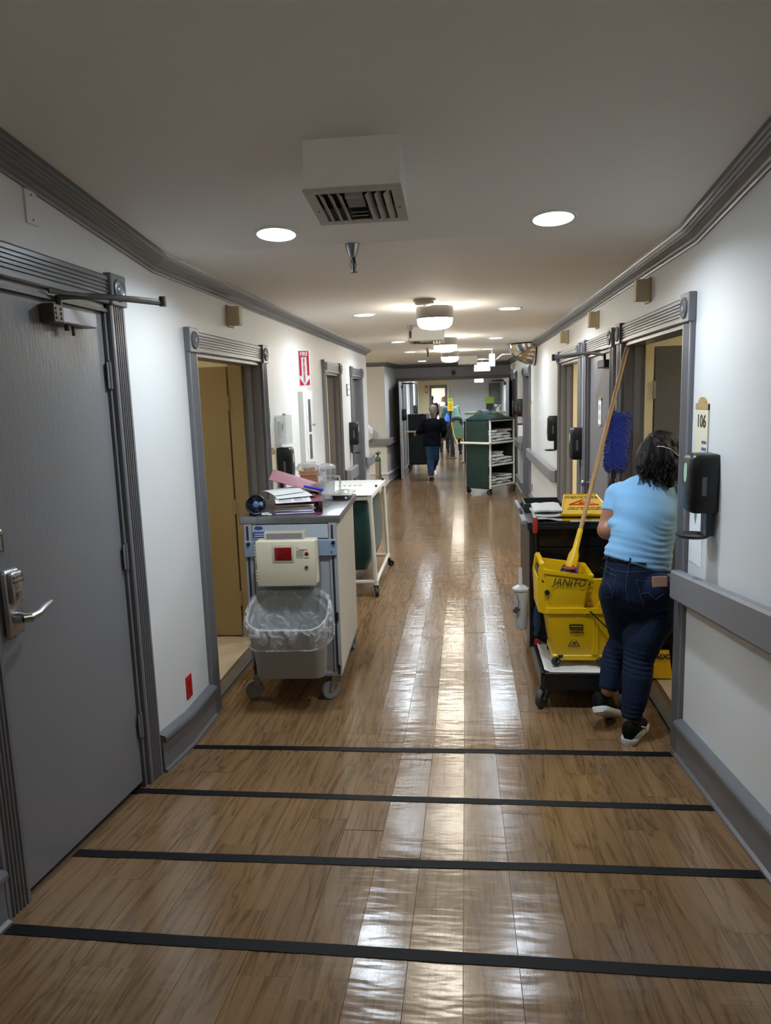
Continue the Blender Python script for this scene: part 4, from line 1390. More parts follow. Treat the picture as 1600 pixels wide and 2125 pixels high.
sheet('printed white form lying on the thick maroon binder', (-.990, 4.085, ZT + .071), math.radians(16), .20, .22, .004)
sheet('loose white pages slid under the raised maroon cover', (-1.035, 4.21, ZT + .082), math.radians(28), .21, .24, .010, lines=False)
sheet('crumpled grey page behind the printed form', (-1.09, 4.25, ZT + .094), math.radians(40), .20, .2, .016, lines=False)
t = local('ring_binder', 'open maroon binder with its faded cover raised behind the papers', 'binder', (-1.03, 4.345, ZT), math.radians(8))
q = B(); q.box(-.14, .14, -.02, .25, .0, .004, .001); q.ob('back_cover', M_marn, t)
q = B(); q.box(-.13, .115, -.01, .24, .004, .074, .003); q.ob('page_block', M_tray, t)
q = B(); q.box(.125, .14, -.02, .25, .003, .082, .001); q.ob('spine', M_marn, t)
q = B(); q.loft([[(-.155, -.05, .168 + o_), (.142, -.05, .082 + o_), (.142, .22, .100 + o_), (-.155, .22, .205 + o_)] for o_ in (0, .004)]); q.ob('front_cover', M_marl, t)
t = thing('marker_pen', 'blue marker pen on the raised maroon cover', 'pen', (-.92, 4.34, ZT + .10))
q = B(); q.cyl((-.97, 4.30, ZT + .124), (-.895, 4.33, ZT + .104), .0085, n=12); q.ob('barrel', mat('marker_blue', '#1f3fc0', .35), t, True)
q = B(); q.cyl((-.895, 4.33, ZT + .104), (-.862, 4.342, ZT + .0955), .0100, n=12); q.ob('cap', mat('marker_blue', '#1f3fc0', .35), t, True)
t = thing('key_bunch', 'green tagged keys beside the marker pen', 'keys', (-.885, 4.22, ZT + .075))
q = B(); q.box(-.91, -.885, 4.195, 4.24, ZT + .068, ZT + .084, .004); q.ob('tag', mat('dark_green_tag', '#24402c', .5), t)
q = B(); q.tube([(-.885 + .014 * math.cos(a), 4.20 + .014 * math.sin(a), ZT + .074) for a in [2 * math.pi * k / 12 for k in range(12)]], .0018, 6, closed=True); q.ob('ring', M_steel, t, True)

# small fan
t = thing('desk_fan', 'small navy round desk fan at the cart corner', 'fan', (-1.185, 4.0, ZT))
fc = Vector((-1.185, 3.995, ZT + .062))
fn = Vector((.38, -.90, .12)).normalized()
Mx = Matrix.Translation(fc) @ fn.to_track_quat('Z', 'Y').to_matrix().to_4x4()
M_navy = mat('navy_plastic', '#1a2233', .35)
q = B(); q.lathe([(.048, -.022), (.056, -.018), (.058, .018), (.054, .024), (.050, .022), (.048, .0), (.047, -.018)], (0, 0, 0), 32, Mx); q.ob('housing', M_navy, t, True)
q = B()
for k in range(18):
    a = 2 * math.pi * k / 18
    q.tube([Mx @ Vector((math.cos(a) * .016, math.sin(a) * .016, .026)), Mx @ Vector((math.cos(a + .25) * .034, math.sin(a + .25) * .034, .027)), Mx @ Vector((math.cos(a + .4) * .051, math.sin(a + .4) * .051, .021))], .0013, 5)
q.ob('grille', M_navy, t, True)
for k in range(4):
    a = 2 * math.pi * k / 4
    q = B()
    q.loft([[Mx @ Vector((math.cos(a + da) * r_, math.sin(a + da) * r_, h_)) for r_, da, h_ in ((.014, 0, .004), (.044, -.3, .010), (.046, .5, -.004), (.014, .6, -.004))], [Mx @ Vector((math.cos(a + da) * r_, math.sin(a + da) * r_, h_ + .0015)) for r_, da, h_ in ((.014, 0, .004), (.044, -.3, .010), (.046, .5, -.004), (.014, .6, -.004))]])
    q.ob('blade', mat('fan_blade', '#27324a', .4), t)
q = B(); q.lathe([(.018, .024), (.018, .030), (.014, .033), (0, .034)], (0, 0, 0), 24, Mx); q.ob('hub', mat('fan_blue', '#41648f', .4), t, True)
q = B(); q.box(-1.225, -1.145, 3.985, 4.035, ZT, ZT + .012, .004); q.ob('foot', M_navy, t)
t = thing('earbuds', 'tangled white earbuds in front of the small fan', 'earbuds', (-1.13, 3.975, ZT))
q = B()
pts = []
for k in range(40):
    a = k * .9
    pts.append((-1.13 + math.cos(a) * .018 * (1 + .4 * math.sin(k)), 3.978 + math.sin(a * 1.3) * .012, ZT + .003 + .012 * abs(math.sin(k * .7))))
q.tube(pts, .0016, 5)
q.ob('cable', M_white, t, True)
for x in (-1.108, -1.096):
    q = B(); q.ell((x, 3.975, ZT + .006), (.009, .006, .006), 10, 6); q.ob('bud', M_white, t, True)
t = thing('cord', 'thin blue grey cord hanging over the front edge of the cart', 'cord', (-1.16, 3.94, .9))
q = B(); q.tube([(-1.155, 3.985, ZT + .003), (-1.165, 3.955, ZT + .003), (-1.168, 3.936, ZT - .005), (-1.175, 3.935, 1.0), (-1.19, 3.930, .93), (-1.17, 3.925, .90), (-1.19, 3.925, .88)], .0016, 6)
q.ob('cable', mat('cord_blue', '#5d6c86', .6), t, True)

# pitchers
M_plas = mat('clear_pitcher', '#c9d0d2', .06, alpha=.13, coat=.5)
M_rim = mat('clear_plastic_rim', '#dde3e5', .06, alpha=.5, coat=.5)
def pitcher(label, x, y, r, h, spout, handle, tea):
    t = thing('pitcher', label, 'pitcher', (x, y, ZT), 'clear pitchers on the supply cart')
    q = B()
    q.lathe([(r * .86, 0), (r * .88, .004), (r * .97, h * .60), (r * 1.08, h * .66), (r * 1.10, h * .86), (r * 1.04, h * .87), (r * 1.03, h * .68), (r * .93, h * .61), (r * .84, .008), (0, .008)], (x, y, ZT), 32)
    q.ob('jug', M_plas, t, True)
    q = B()
    q.lathe([(r * 1.11, h * .865), (r * 1.12, h * .90), (r * 1.0, h * .95), (r * .62, h * .985), (0, h)], (x, y, ZT), 32)
    q.ob('lid', M_rim, t, True)
    d = Vector((math.cos(spout), math.sin(spout), 0))
    p = Vector((-d.y, d.x, 0))
    q = B()
    c = Vector((x, y, ZT))
    q.loft([[c + d * r * 1.06 + p * .018 + Vector((0, 0, h * .72)), c + d * r * 1.06 - p * .018 + Vector((0, 0, h * .72)), c + d * r * 1.06 - p * .018 + Vector((0, 0, h * .86)), c + d * r * 1.06 + p * .018 + Vector((0, 0, h * .86))],
            [c + d * (r * 1.06 + .024) + p * .004 + Vector((0, 0, h * .82)), c + d * (r * 1.06 + .024) - p * .004 + Vector((0, 0, h * .82)), c + d * (r * 1.06 + .024) - p * .004 + Vector((0, 0, h * .86)), c + d * (r * 1.06 + .024) + p * .004 + Vector((0, 0, h * .86))]])
    q.ob('spout', M_rim, t)
    d = Vector((math.cos(handle), math.sin(handle), 0))
    q = B()
    q.tube([c + d * r * .98 + Vector((0, 0, h * .62)), c + d * (r + .026) + Vector((0, 0, h * .64)), c + d * (r + .034) + Vector((0, 0, h * .5)), c + d * (r + .030) + Vector((0, 0, h * .2)), c + d * r * .9 + Vector((0, 0, h * .12))], .007, 8)
    q.ob('handle', M_rim, t, True)
    for hz_ in (.66, .865):
        q = B(); q.tube([(x + math.cos(a) * r * 1.10, y + math.sin(a) * r * 1.10, ZT + h * hz_) for a in [2 * math.pi * k / 32 for k in range(32)]], .0028, 6, closed=True); q.ob('rim', M_rim, t, True)
    if tea:
        q = B(); q.lathe([(r * .82, .010), (r * .90, h * .60), (r * 1.0, h * .69), (r * 1.0, h * .75), (0, h * .75)], (x, y, ZT), 28); q.ob('tea', mat('iced_tea', '#e07c06', .2, var=.3, vscale=30), t, True)
        for k in range(9):
            a = k * 2.4
            q = B()
            Mi = Matrix.Translation((x + math.cos(a) * r * .5, y + math.sin(a) * r * .5, ZT + h * (.68 + .03 * (k % 4)))) @ Euler((k, k * 2, k * 3)).to_matrix().to_4x4()
            q.box(-.012, .012, -.012, .012, -.012, .012, .003, M=Mi)
            q.ob('ice_cube', mat('ice', '#e8cf98', .2, alpha=.7), t)
    else:
        q = B(); q.lathe([(r * .82, .010), (r * .89, h * .52), (0, h * .52)], (x, y, ZT), 28); q.ob('water', mat('ice_water', '#dfe5e7', .12, var=.1, vscale=40, alpha=.45), t, True)
pitcher('clear pitcher of iced tea with lid behind the binders', -1.03, 4.745, .066, .235, math.pi * 1.02, .5, True)
pitcher('clear pitcher of ice water with handle, right of the tea pitcher', -.885, 4.60, .056, .235, 2.2, -.15, False)
t = thing('clear_bottle', 'slim clear plastic pump bottle in front of the water pitcher', 'bottle', (-.905, 4.47, ZT))
q = B(); q.lathe([(.024, 0), (.025, .004), (.025, .115), (.020, .128), (.009, .136), (.009, .150), (0, .151)], (-.905, 4.47, ZT), 24); q.ob('body', M_plas, t, True)
q = B(); q.cyl((-.905, 4.47, ZT + .151), (-.905, 4.47, ZT + .172), .008, n=10); q.tube([(-.905, 4.47, ZT + .17), (-.915, 4.45, ZT + .172), (-.918, 4.44, ZT + .166)], .004, 6); q.ob('pump', M_plas, t, True)
t = thing('device', 'flat black device under a clear plastic packet on the cart edge', 'device', (-.79, 4.60, ZT))
q = B(); q.box(-.845, -.745, 4.56, 4.72, ZT, ZT + .028, .004, seg=2); q.ob('case', M_black, t, True)
q = B(); q.box(-.765, -.752, 4.558, 4.561, ZT + .008, ZT + .02); q.ob('mark', M_paper, t)
t = thing('plastic_packet', 'crumpled clear packet on top of the black device', 'packet', (-.79, 4.66, ZT + .03))
q = B()
N_ = 12
rings = []
for i in range(N_ + 1):
    row = []
    for j in range(N_ + 1):
        x = -.86 + .135 * i / N_; y = 4.555 + .24 * j / N_
        edge = min(i, N_ - i, j, N_ - j) / (N_ / 2)
        row.append((x, y, ZT + .031 + .024 * min(1, edge * 1.6) * (.6 + .8 * abs(noise.noise((x * 25, y * 25, 1.3))))))
    rings.append(row + [(px, py, ZT + .0295) for px, py, _ in reversed(row)])
q.loft(rings)
q.ob('film', mat('packet_film', '#cfcdc4', .2, alpha=.7), t, True, 60)

# ------------------------------------------------------------------ laundry hamper of white pipe
M_pvc = mat('white_pvc_pipe', '#dedccf', .35, var=.02)
M_green = mat('dark_green_fabric', '#1d3d3a', .75, spec=.2, var=.12, vscale=10, sheen=.2)
M_blkrub = mat('black_rubber', '#1c1b1b', .55)
t = thing('laundry_hamper', 'white pipe laundry hamper with dark green bag and white lid', 'hamper', (-1.08, 6.75, 0))
hx0, hx1, hy0, hy1, hz = -1.335, -.825, 6.22, 7.30, .885
q = B()
for (x, y), (fx, fy) in (((hx0, hy0), (hx0 - .02, hy0 - .01)), ((hx1, hy0), (hx1 + .03, hy0 - .01)), ((hx0, hy1), (hx0 - .02, hy1)), ((hx1, hy1), (hx1 + .02, hy1 + .02))):
    k = B(); k.cyl((x, y, hz), (fx, fy, .095), .018, n=14); k.cyl((fx, fy, .14), (fx, fy, .085), .023, n=14); k.cyl((x, y, hz - .05), (x, y, hz + .004), .023, n=14)
    k.ob('leg', M_pvc, t, True)
    caster(t, fx, fy, .034, .085, random.uniform(0, 6), M_blkrub, M_black, .022)
q.cyl((hx0, hy0, hz - .02), (hx1, hy0, hz - .02), .018, n=12); q.cyl((hx0, hy1, hz - .02), (hx1, hy1, hz - .02), .018, n=12); q.cyl((hx0, hy0, hz - .02), (hx0, hy1, hz - .02), .018, n=12); q.cyl((hx1, hy0, hz - .02), (hx1, hy1, hz - .02), .018, n=12)
q.ob('top_frame', M_pvc, t, True)
q = B()
zb_ = .125
q.cyl((hx0 - .02, hy0 - .01, zb_), (hx1 + .03, hy0 - .01, zb_), .018, n=12); q.cyl((hx0 - .02, hy1, zb_), (hx1 + .02, hy1 + .02, zb_), .018, n=12); q.cyl((hx1 + .03, hy0 - .01, zb_), (hx1 + .02, hy1 + .02, zb_), .018, n=12); q.cyl((hx0 - .02, hy0 - .01, zb_), (hx0 - .02, hy1, zb_), .018, n=12)
q.ob('bottom_frame', M_pvc, t, True)
q = B()
rings = []
for k, (z, g) in enumerate(((hz - .02, .0), (hz - .1, -.004), (.7, .006), (.5, .020), (.33, .010), (.20, -.04))):
    ring = []
    for i, (x, y) in enumerate(rrect((hx1 - hx0) / 2 - .03 + g, (hy1 - hy0) / 2 - .03 + g, .06, 9)):
        n_ = noise.noise((x * 6, y * 6, z * 2.0)) * .018 * (1 if k else 0)
        ring.append(((hx0 + hx1) / 2 + x * (1 + n_ * 3), (hy0 + hy1) / 2 + y + n_, z + (n_ * 1.5 if k == 5 else 0)))
    rings.append(ring)
q.loft(rings)
q.ob('bag', M_green, t, True, 180)
q = B(); q.box(hx0 - .03, hx1 + .02, hy0 - .03, hy1 + .03, hz + .006, hz + .016, .003); lid = q.ob('lid', M_white, t)
q = B(); q.box(hx0 + .05, hx1 - .08, hy0 + .04, hy0 + .46, hz + .016, hz + .0185, .001); q.ob('lid_sheet', M_paper, lid)
q = B()
for k in range(5):
    q.box(hx0 + .12 + k * .05, hx0 + .15 + k * .05, hy0 + .60, hy0 + .68, hz + .0165, hz + .0175)
q.ob('lid_marks', mat('grey_print', '#9a9c9f', .7), lid)
for x, y in ((hx1 - .005, hy1 - .02), (hx1 - .005, hy0 + .5)):
    q = B(); q.cyl((x, y, hz + .016), (x, y, hz + .034), .010, n=10); q.box(x - .014, x + .014, y - .014, y + .014, hz + .03, hz + .038, .003); q.ob('lid_knob', M_black, lid, True)

# ------------------------------------------------------------------ oxygen cylinder and white bag by the side passage
t = thing('oxygen_cylinder', 'slim steel oxygen cylinder with green shoulder by the wall corner', 'gas cylinder', (-1.675, 14.0, 0))
q = B(); q.lathe([(.052, .0), (.056, .01), (.056, .50), (0, .50)], (-1.675, 14.0, 0), 24); q.ob('barrel', mat('satin_steel', '#b0aa98', .35, .8), t, True)
q = B(); q.lathe([(.0565, .50), (.0565, .535), (.045, .575), (.022, .60), (.014, .605), (.014, .63), (0, .63)], (-1.675, 14.0, 0), 24); q.ob('shoulder', mat('gas_green', '#1d5b36', .4), t, True)
q = B(); q.box(-1.70, -1.65, 13.985, 14.015, .625, .67, .004); q.cyl((-1.73, 14.0, .655), (-1.62, 13.99, .66), .011, n=8); q.tube([(-1.70, 14, .67), (-1.66, 14, .70), (-1.62, 13.99, .67)], .007, 6); q.ob('regulator', M_black, t, True)
q = B(); q.tube([(-1.675 + .062 * math.cos(a), 14.0 + .062 * math.sin(a), .22) for a in [2 * math.pi * k / 20 for k in range(20)]], .004, 6, closed=True)
for a in (.5, 2.6, 4.7):
    q.tube([(-1.675 + .062 * math.cos(a), 14 + .062 * math.sin(a), .22), (-1.675 + .10 * math.cos(a), 14 + .10 * math.sin(a), .004)], .004, 6)
q.ob('stand', M_dsteel, t, True)
t = thing('plastic_bag', 'crumpled white plastic bag hanging over the far corner handrail', 'bag', (-1.95, 14.70, .88))
q = B(); q.ell((-1.96, 14.72, 1.02), (.12, .06, .16), 20, 14)
me = q.mesh('bag', True, 180)
displace(me, lambda co: np.array([.035 * noise.noise(Vector(c) * 14) for c in co]))
link('sack', me, mat('thin_white_bag', '#dcdee2', .35), t)

# ------------------------------------------------------------------ linen cart with folded towels
LA = math.radians(52)
t = local('linen_cart', 'white pipe linen cart with green mesh side and open towel shelves', 'linen cart', (.425, 12.58, 0), LA)
LW, LD = .70, .50             # along the open side, along the mesh side
posts = [(0, 0), (LW, 0), (LW, LD), (0, LD)]
for x, y in posts:
    q = B(); q.cyl((x, y, .10), (x, y, 1.28), .018, n=12); q.ob('post', M_pvc, t, True)
    caster(t, x, y, .045, .10, random.uniform(0, 6), M_blkrub, M_black, .026)
for i, z in enumerate((.145, .505, .885, 1.27)):
    q = B()
    for a in range(4):
        p0, p1 = posts[a], posts[(a + 1) % 4]
        q.cyl((p0[0], p0[1], z), (p1[0], p1[1], z), .017, n=12)
    fr_ = q.ob('shelf_frame', M_pvc, t, True)
    if i < 3:
        q = B(); q.box(.01, LW - .01, .01, LD - .01, z + .008, z + .020); q.ob('shelf_board', mat('shelf_grey', '#8d8f90', .6), fr_)
q = B(); q.tube([(0, -.02, .895), (-.07, -.03, .895), (-.085, .0, .895), (-.085, LD + .06, .895), (-.06, LD + .08, .895)], .020, 10); q.ob('push_handle', M_pvc, t, True)
# mesh cover: short side, back and far side
def mesh_mat(name, col, al):
    m = bpy.data.materials.new(name); m.use_nodes = True
    b_ = m.node_tree.nodes['Principled BSDF']
    b_.inputs['Base Color'].default_value = lin(col); b_.inputs['Roughness'].default_value = .6; b_.inputs['Alpha'].default_value = al
    MATS[name] = m
    return m
M_mesh = mesh_mat('green_mesh', '#16332f', .78)
def drape(name, fn, nu, nv, m, par, th=.003):
    """thin cloth from fn(u,v) -> point, offset for thickness"""
    q = B()
    rings = []
    for i in range(nu + 1):
        row = [fn(i / nu, j / nv) for j in range(nv + 1)]
        rings.append(row)
    # grid surface, then give it thickness with offset copy
    P = [[Vector(p) for p in r] for r in rings]
    vs = [[q.bm.verts.new(p) for p in r] for r in P]
    for i in range(nu):
        for j in range(nv):
            q.bm.faces.new((vs[i][j], vs[i + 1][j], vs[i + 1][j + 1], vs[i][j + 1]))
    bmesh.ops.recalc_face_normals(q.bm, faces=q.bm.faces)
    bmesh.ops.solidify(q.bm, geom=list(q.bm.faces), thickness=th)
    return q.ob(name, m, par, True, 180)
wob = lambda a, c, s_: noise.noise((a * 4, c * 4, s_))
drape('mesh_side', lambda u, v: (-.022 + .006 * wob(u, v, 1), .02 + (LD - .02) * u, .10 + 1.18 * v + .008 * wob(u * 2, 0, 3)), 14, 20, M_mesh, t)
drape('mesh_back', lambda u, v: (LW * u, LD + .022 + .006 * wob(u, v, 4), .12 + 1.16 * v), 14, 16, mat('green_black_cloth', '#24302f', .8), t)
drape('mesh_far_side', lambda u, v: (LW + .022, LD * u, .12 + 1.16 * v + .006 * wob(u, v, 8)), 10, 14, MATS['green_black_cloth'], t)
def cov(u, v):
    x, y = -.05 + (LW + .14) * u, -.05 + (LD + .10) * v
    h_ = 1.295 + .135 * math.sin(math.pi * min(1, .15 + u)) * math.sin(math.pi * (.1 + .8 * v)) + .045 * noise.noise((u * 5, v * 4, 3)) + .02 * noise.noise((u * 11, v * 10, 5))
    e_ = min(u, 1 - u, v, 1 - v)
    return (x, y, max(1.292, h_ if e_ > .06 else 1.292 + (h_ - 1.292) * e_ / .06))
drape('rolled_cover', cov, 30, 24, M_green, t)
ORIGIN['towel_proto'] = Vector((0, 0, 0))
M_towel = mat('white_towel', '#f0eeec', .9, var=.04, vscale=30, bump=.3, bscale=150, sheen=.3)
def towel_mesh(seed, w_=.26, d=.36, h=.042):
    q = B()
    prof = []
    for k in range(9):
        a = -math.pi / 2 + math.pi * k / 8
        prof.append((-d / 2 + h / 2 - h / 2 * math.cos(a), h / 2 + h / 2 * math.sin(a)))
    prof += [(d / 2, h), (d / 2, h * .55), (d / 2 - .01, h * .5), (d / 2, h * .45), (d / 2, 0)]
    rings = []
    for i in range(7):
        f_ = i / 6
        x = -w_ / 2 + w_ * f_
        sq = .80 if i in (0, 6) else 1
        rings.append([(x, y + .016 * noise.noise((f_ * 3, seed, y)), z * sq + h * (1 - sq) / 2 + .007 * noise.noise((f_ * 4, y * 6, seed)) + (.006 * math.sin(f_ * 3.14 + seed))) for y, z in prof])
    q.loft(rings)
    return q.mesh('towel', True, 60)
TM = [towel_mesh(s_ * 3.7) for s_ in range(4)]
Ml = Matrix.Translation((.425, 12.58, 0)) @ Matrix.Rotation(LA, 4, 'Z')
shelf_words = ['bottom shelf', 'middle shelf', 'top shelf']
for si, z in enumerate((.166, .526, .906)):
    for pi_ in range(3):
        n_t = [[3, 2, 3], [3, 4, 2], [4, 3, 4]][si][pi_]
        for k in range(n_t):
            m_ = TM[(k + pi_ + si) % 4]
            p = Ml @ Vector((.125 + pi_ * .225 + random.uniform(-.012, .012), .21 + random.uniform(-.015, .015), z + .003 + k * .052))
            o = link('towel', m_, M_towel, None, p)
            o.rotation_euler = (0, 0, LA + random.uniform(-.04, .04))
            o.scale = (.80, .98, 1.0)
            pos = 'left' if pi_ == 0 else ('middle' if pi_ == 1 else 'right')
            lvl = 'lowest' if k == 0 else ('topmost' if k == n_t - 1 else ['', 'second', 'third', 'fourth', 'fifth', 'sixth'][k])
            tag(o, 'folded white towel, %s in the %s pile on the linen cart %s' % (lvl, pos, shelf_words[si]), 'towel', 'folded towels on the linen cart')

# ================================================================== CLEANER'S CART, MOP BUCKET AND TOOLS
M_cblk = mat('black_cart_plastic', '#141518', .38, var=.12, vscale=6)
M_yel = mat('yellow_plastic', '#e0b60c', .35, var=.04, vscale=5)
M_woodh = mat('wood_handle', '#b08a5a', .45, var=.15, vscale=14, stretch=(6, 6, .5))
t = thing('cleaning_cart', 'black cleaning cart parked at the doorway of room 106', 'cleaning cart', (.65, 4.5, 0))
cx0, cx1 = .385, .915
q = B()
q.loft([[(x, y, z) for x, y in ((cx0 + .01, 3.90), (cx0 + .03, 3.875), (cx1 - .03, 3.875), (cx1 - .01, 3.90), (cx1 - .01, 5.18), (cx0 + .01, 5.18))] for z in (.118, .190)])
plat = q.ob('platform', M_cblk, t)
q = B()
for a in ((cx0 + .01, cx0 + .026, 3.89, 5.18), (cx1 - .026, cx1 - .01, 3.89, 5.18), (cx0 + .03, cx1 - .03, 3.875, 3.892)):
    q.box(a[0], a[1], a[2], a[3], .19, .212, .002)
q.ob('platform_lip', M_cblk, plat)
drape('platform_liner', lambda u, v: (cx0 + .03 + (cx1 - cx0 - .06) * u, 3.895 + .62 * v, .196 + .010 * abs(noise.noise((u * 7, v * 7, 2))) + (.03 * max(0, .12 - u) / .12)), 16, 18, mat('white_liner', '#d5d4d0', .5, var=.06), plat, .002)
# body
q = B(); q.box(cx0 + .03, cx1 - .02, 4.42, 5.15, .19, .90); q.ob('cabinet', M_cblk, t)
q = B(); q.box(cx0 + .045, cx1 - .03, 4.405, 4.425, .805, .925, .004); q.ob('front_panel', mat('black_gloss_panel', '#101114', .22), t)
q = B(); q.box(cx0 + .05, cx1 - .03, 4.408, 4.425, .50, .795, .004); q.ob('front_panel', MATS['black_gloss_panel'], t)
for xa, xb in ((cx0 - .01, cx0 + .035), (cx1 - .035, cx1)):
    q = B()
    q.loft([[(xa, 4.38, .92), (xb, 4.38, .92), (xb, 4.43, .92), (xa, 4.43, .92)], [(xa, 4.36, .19), (xb, 4.36, .19), (xb, 4.42, .19), (xa, 4.42, .19)]])
    q.ob('front_post', M_cblk, t)
q = B()
q.prism([(4.42, .20), (5.16, .20), (5.16, .90), (4.42, .92)], 'x', cx0 - .004, cx0 + .012)
q.ob('side_panel', M_cblk, t)
q = B()
q.box(cx0 - .022, cx1 + .004, 4.36, 5.18, .915, .945, .006)
tp = q.ob('top', M_cblk, t)
q = B()
for a in ((cx0 - .022, cx0 - .008, 4.36, 5.18), (cx1 - .010, cx1 + .004, 4.36, 5.18), (cx0 - .008, cx1 - .01, 5.166, 5.18), (cx0 - .008, cx1 - .01, 4.36, 4.374)):
    q.box(a[0], a[1], a[2], a[3], .943, .962, .002)
q.ob('top_lip', M_cblk, tp)
q = B()
for a in ((.0, .26, 4.86, 4.872), (.0, .26, 5.148, 5.16), (.0, .012, 4.872, 5.148), (.248, .26, 4.872, 5.148)):
    q.box(cx0 + a[0], cx0 + a[1], a[2], a[3], .945, 1.0, .002)
q.ob('caddy_tray', mat('dark_grey_tray', '#2c2d2f', .4), tp)
q = B(); q.box(cx0 - .05, cx0 - .018, 4.42, 4.66, .935, .965, .004); q.box(cx0 - .045, cx0 - .025, 4.80, 5.16, .96, .985, .004); q.ob('side_bracket', mat('grey_bracket', '#7c8288', .4), tp)
q = B(); q.box(cx0 + .23, cx1 - .02, 4.372, 4.40, .945, .968, .003); q.ob('pale_edge', mat('pale_edge', '#c7c4bb', .5), tp)
for x, y, a in ((cx0 + .035, 3.935, math.radians(235)), (cx1 - .07, 3.935, math.radians(250)), (cx0 + .05, 5.08, 1.2), (cx1 - .07, 5.08, 1.5)):
    caster(t, x, y, .052, .118, a, mat('dark_rubber', '#3a3b3c', .55), mat('zinc_fork', '#a9abac', .35, .8), .030)

# mop bucket with wringer on the platform
t = thing('mop_bucket', 'yellow mop bucket with side-press wringer standing on the cleaning cart', 'mop bucket', (.62, 4.14, .21))
def bring(x0, x1, y0, y1, z, r=.03, n=4, tilt=0.0):
    w_, d = (x1 - x0) / 2, (y1 - y0) / 2
    return [Vector(((x0 + x1) / 2 + a, (y0 + y1) / 2 + c, z + tilt * (a / w_))) for a, c in rrect(w_, d, r, n)]
q = B()
q.loft([bring(.478, .795, 4.015, 4.285, .262), bring(.470, .80, 4.010, 4.290, .285), bring(.435, .815, 3.990, 4.315, .515), bring(.425, .825, 3.982, 4.322, .515), bring(.425, .825, 3.982, 4.322, .545), bring(.440, .810, 3.998, 4.308, .545), bring(.450, .80, 4.006, 4.30, .50), bring(.485, .785, 4.03, 4.27, .30)])
bk = q.ob('bucket', M_yel, t, True, 40)
# taller pouring end on the right, ribs, bumper foot
q = B()
q.prism([(.70, .535), (.828, .535), (.828, .62), (.80, .635), (.73, .60)], 'y', 3.984, 3.998)
q.prism([(.70, .535), (.828, .535), (.828, .62), (.80, .635), (.73, .60)], 'y', 4.308, 4.322)
q.box(.816, .830, 3.99, 4.316, .535, .622, .003)
q.ob('spout_wall', M_yel, bk)
for x in (.690, .705):
    q = B(); q.loft([[(x, 3.988, .50), (x + .006, 3.988, .50), (x + .006, 4.0, .50), (x, 4.0, .50)], [(x - .006, 4.002, .27), (x + .014, 4.002, .27), (x + .014, 4.016, .27), (x - .006, 4.016, .27)]]); q.ob('rib', M_yel, bk)
q = B(); q.box(.47, .80, 4.008, 4.292, .235, .27, .008); q.ob('skirt', M_yel, bk)
q = B(); q.tube([(.668, 3.985, .53), (.70, 3.972, .50), (.80, 3.965, .40), (.82, 4.0, .37)], .0045, 6); q.ob('bail', M_black, bk, True)
for x, y in ((.515, 4.03), (.515, 4.27), (.76, 4.03), (.76, 4.27)):
    caster(t, x, y, .026, .050, math.pi * 1.2, M_blkrub, M_black, .022)
for o in t.children:
    if o.name.startswith('caster'):
        o.location.z += .205
# wringer
wr = B()
wr.loft([bring(.455, .635, 4.005, 4.275, .50, .012), bring(.445, .645, 3.995, 4.285, .56, .012), bring(.428, .672, 3.990, 4.29, .725, .012, tilt=-.018), bring(.420, .690, 3.984, 4.296, .725, .012, tilt=-.018), bring(.420, .690, 3.984, 4.296, .748, .012, tilt=-.018), bring(.440, .668, 4.002, 4.278, .745, .012, tilt=-.018), bring(.470, .620, 4.02, 4.26, .55, .012)])
wro = wr.ob('wringer', M_yel, t, True, 40)
q = B()
q.prism([(.395, .52), (.455, .50), (.455, .745), (.425, .80), (.398, .79), (.385, .70)], 'y', 3.998, 4.012)
q.prism([(.395, .52), (.455, .50), (.455, .745), (.425, .80), (.398, .79), (.385, .70)], 'y', 4.268, 4.282)
q.box(.392, .404, 4.0, 4.28, .52, .70, .003)
q.box(.402, .425, 4.0, 4.28, .765, .80, .004)
q.ob('wringer_back', M_yel, wro)
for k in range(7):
    q = B(); q.box(.652 + k * .002, .668 + k * .003, 3.985, 3.992, .50 + k * .031, .514 + k * .031); q.ob('drain_slot_shade', mat('slot_shade_yellow', '#8a6f08', .6), wro)  # darker yellow strips paint the shade inside the drain slots
q = B(); q.cyl((.438, 3.992, .635), (.438, 3.982, .635), .014, n=14); q.ob('pivot', M_black, wro, True)
q = B(); q.box(.398, .418, 4.03, 4.26, .62, .74, .004); q.tube([(.398, 4.03, .72), (.39, 4.01, .73), (.42, 4.0, .69)], .006, 6); q.ob('press_spring', M_black, wro)
q = B(); q.box(.66, .735, 3.985, 4.0, .698, .712, .003); q.ob('handle_tab', M_yel, wro)
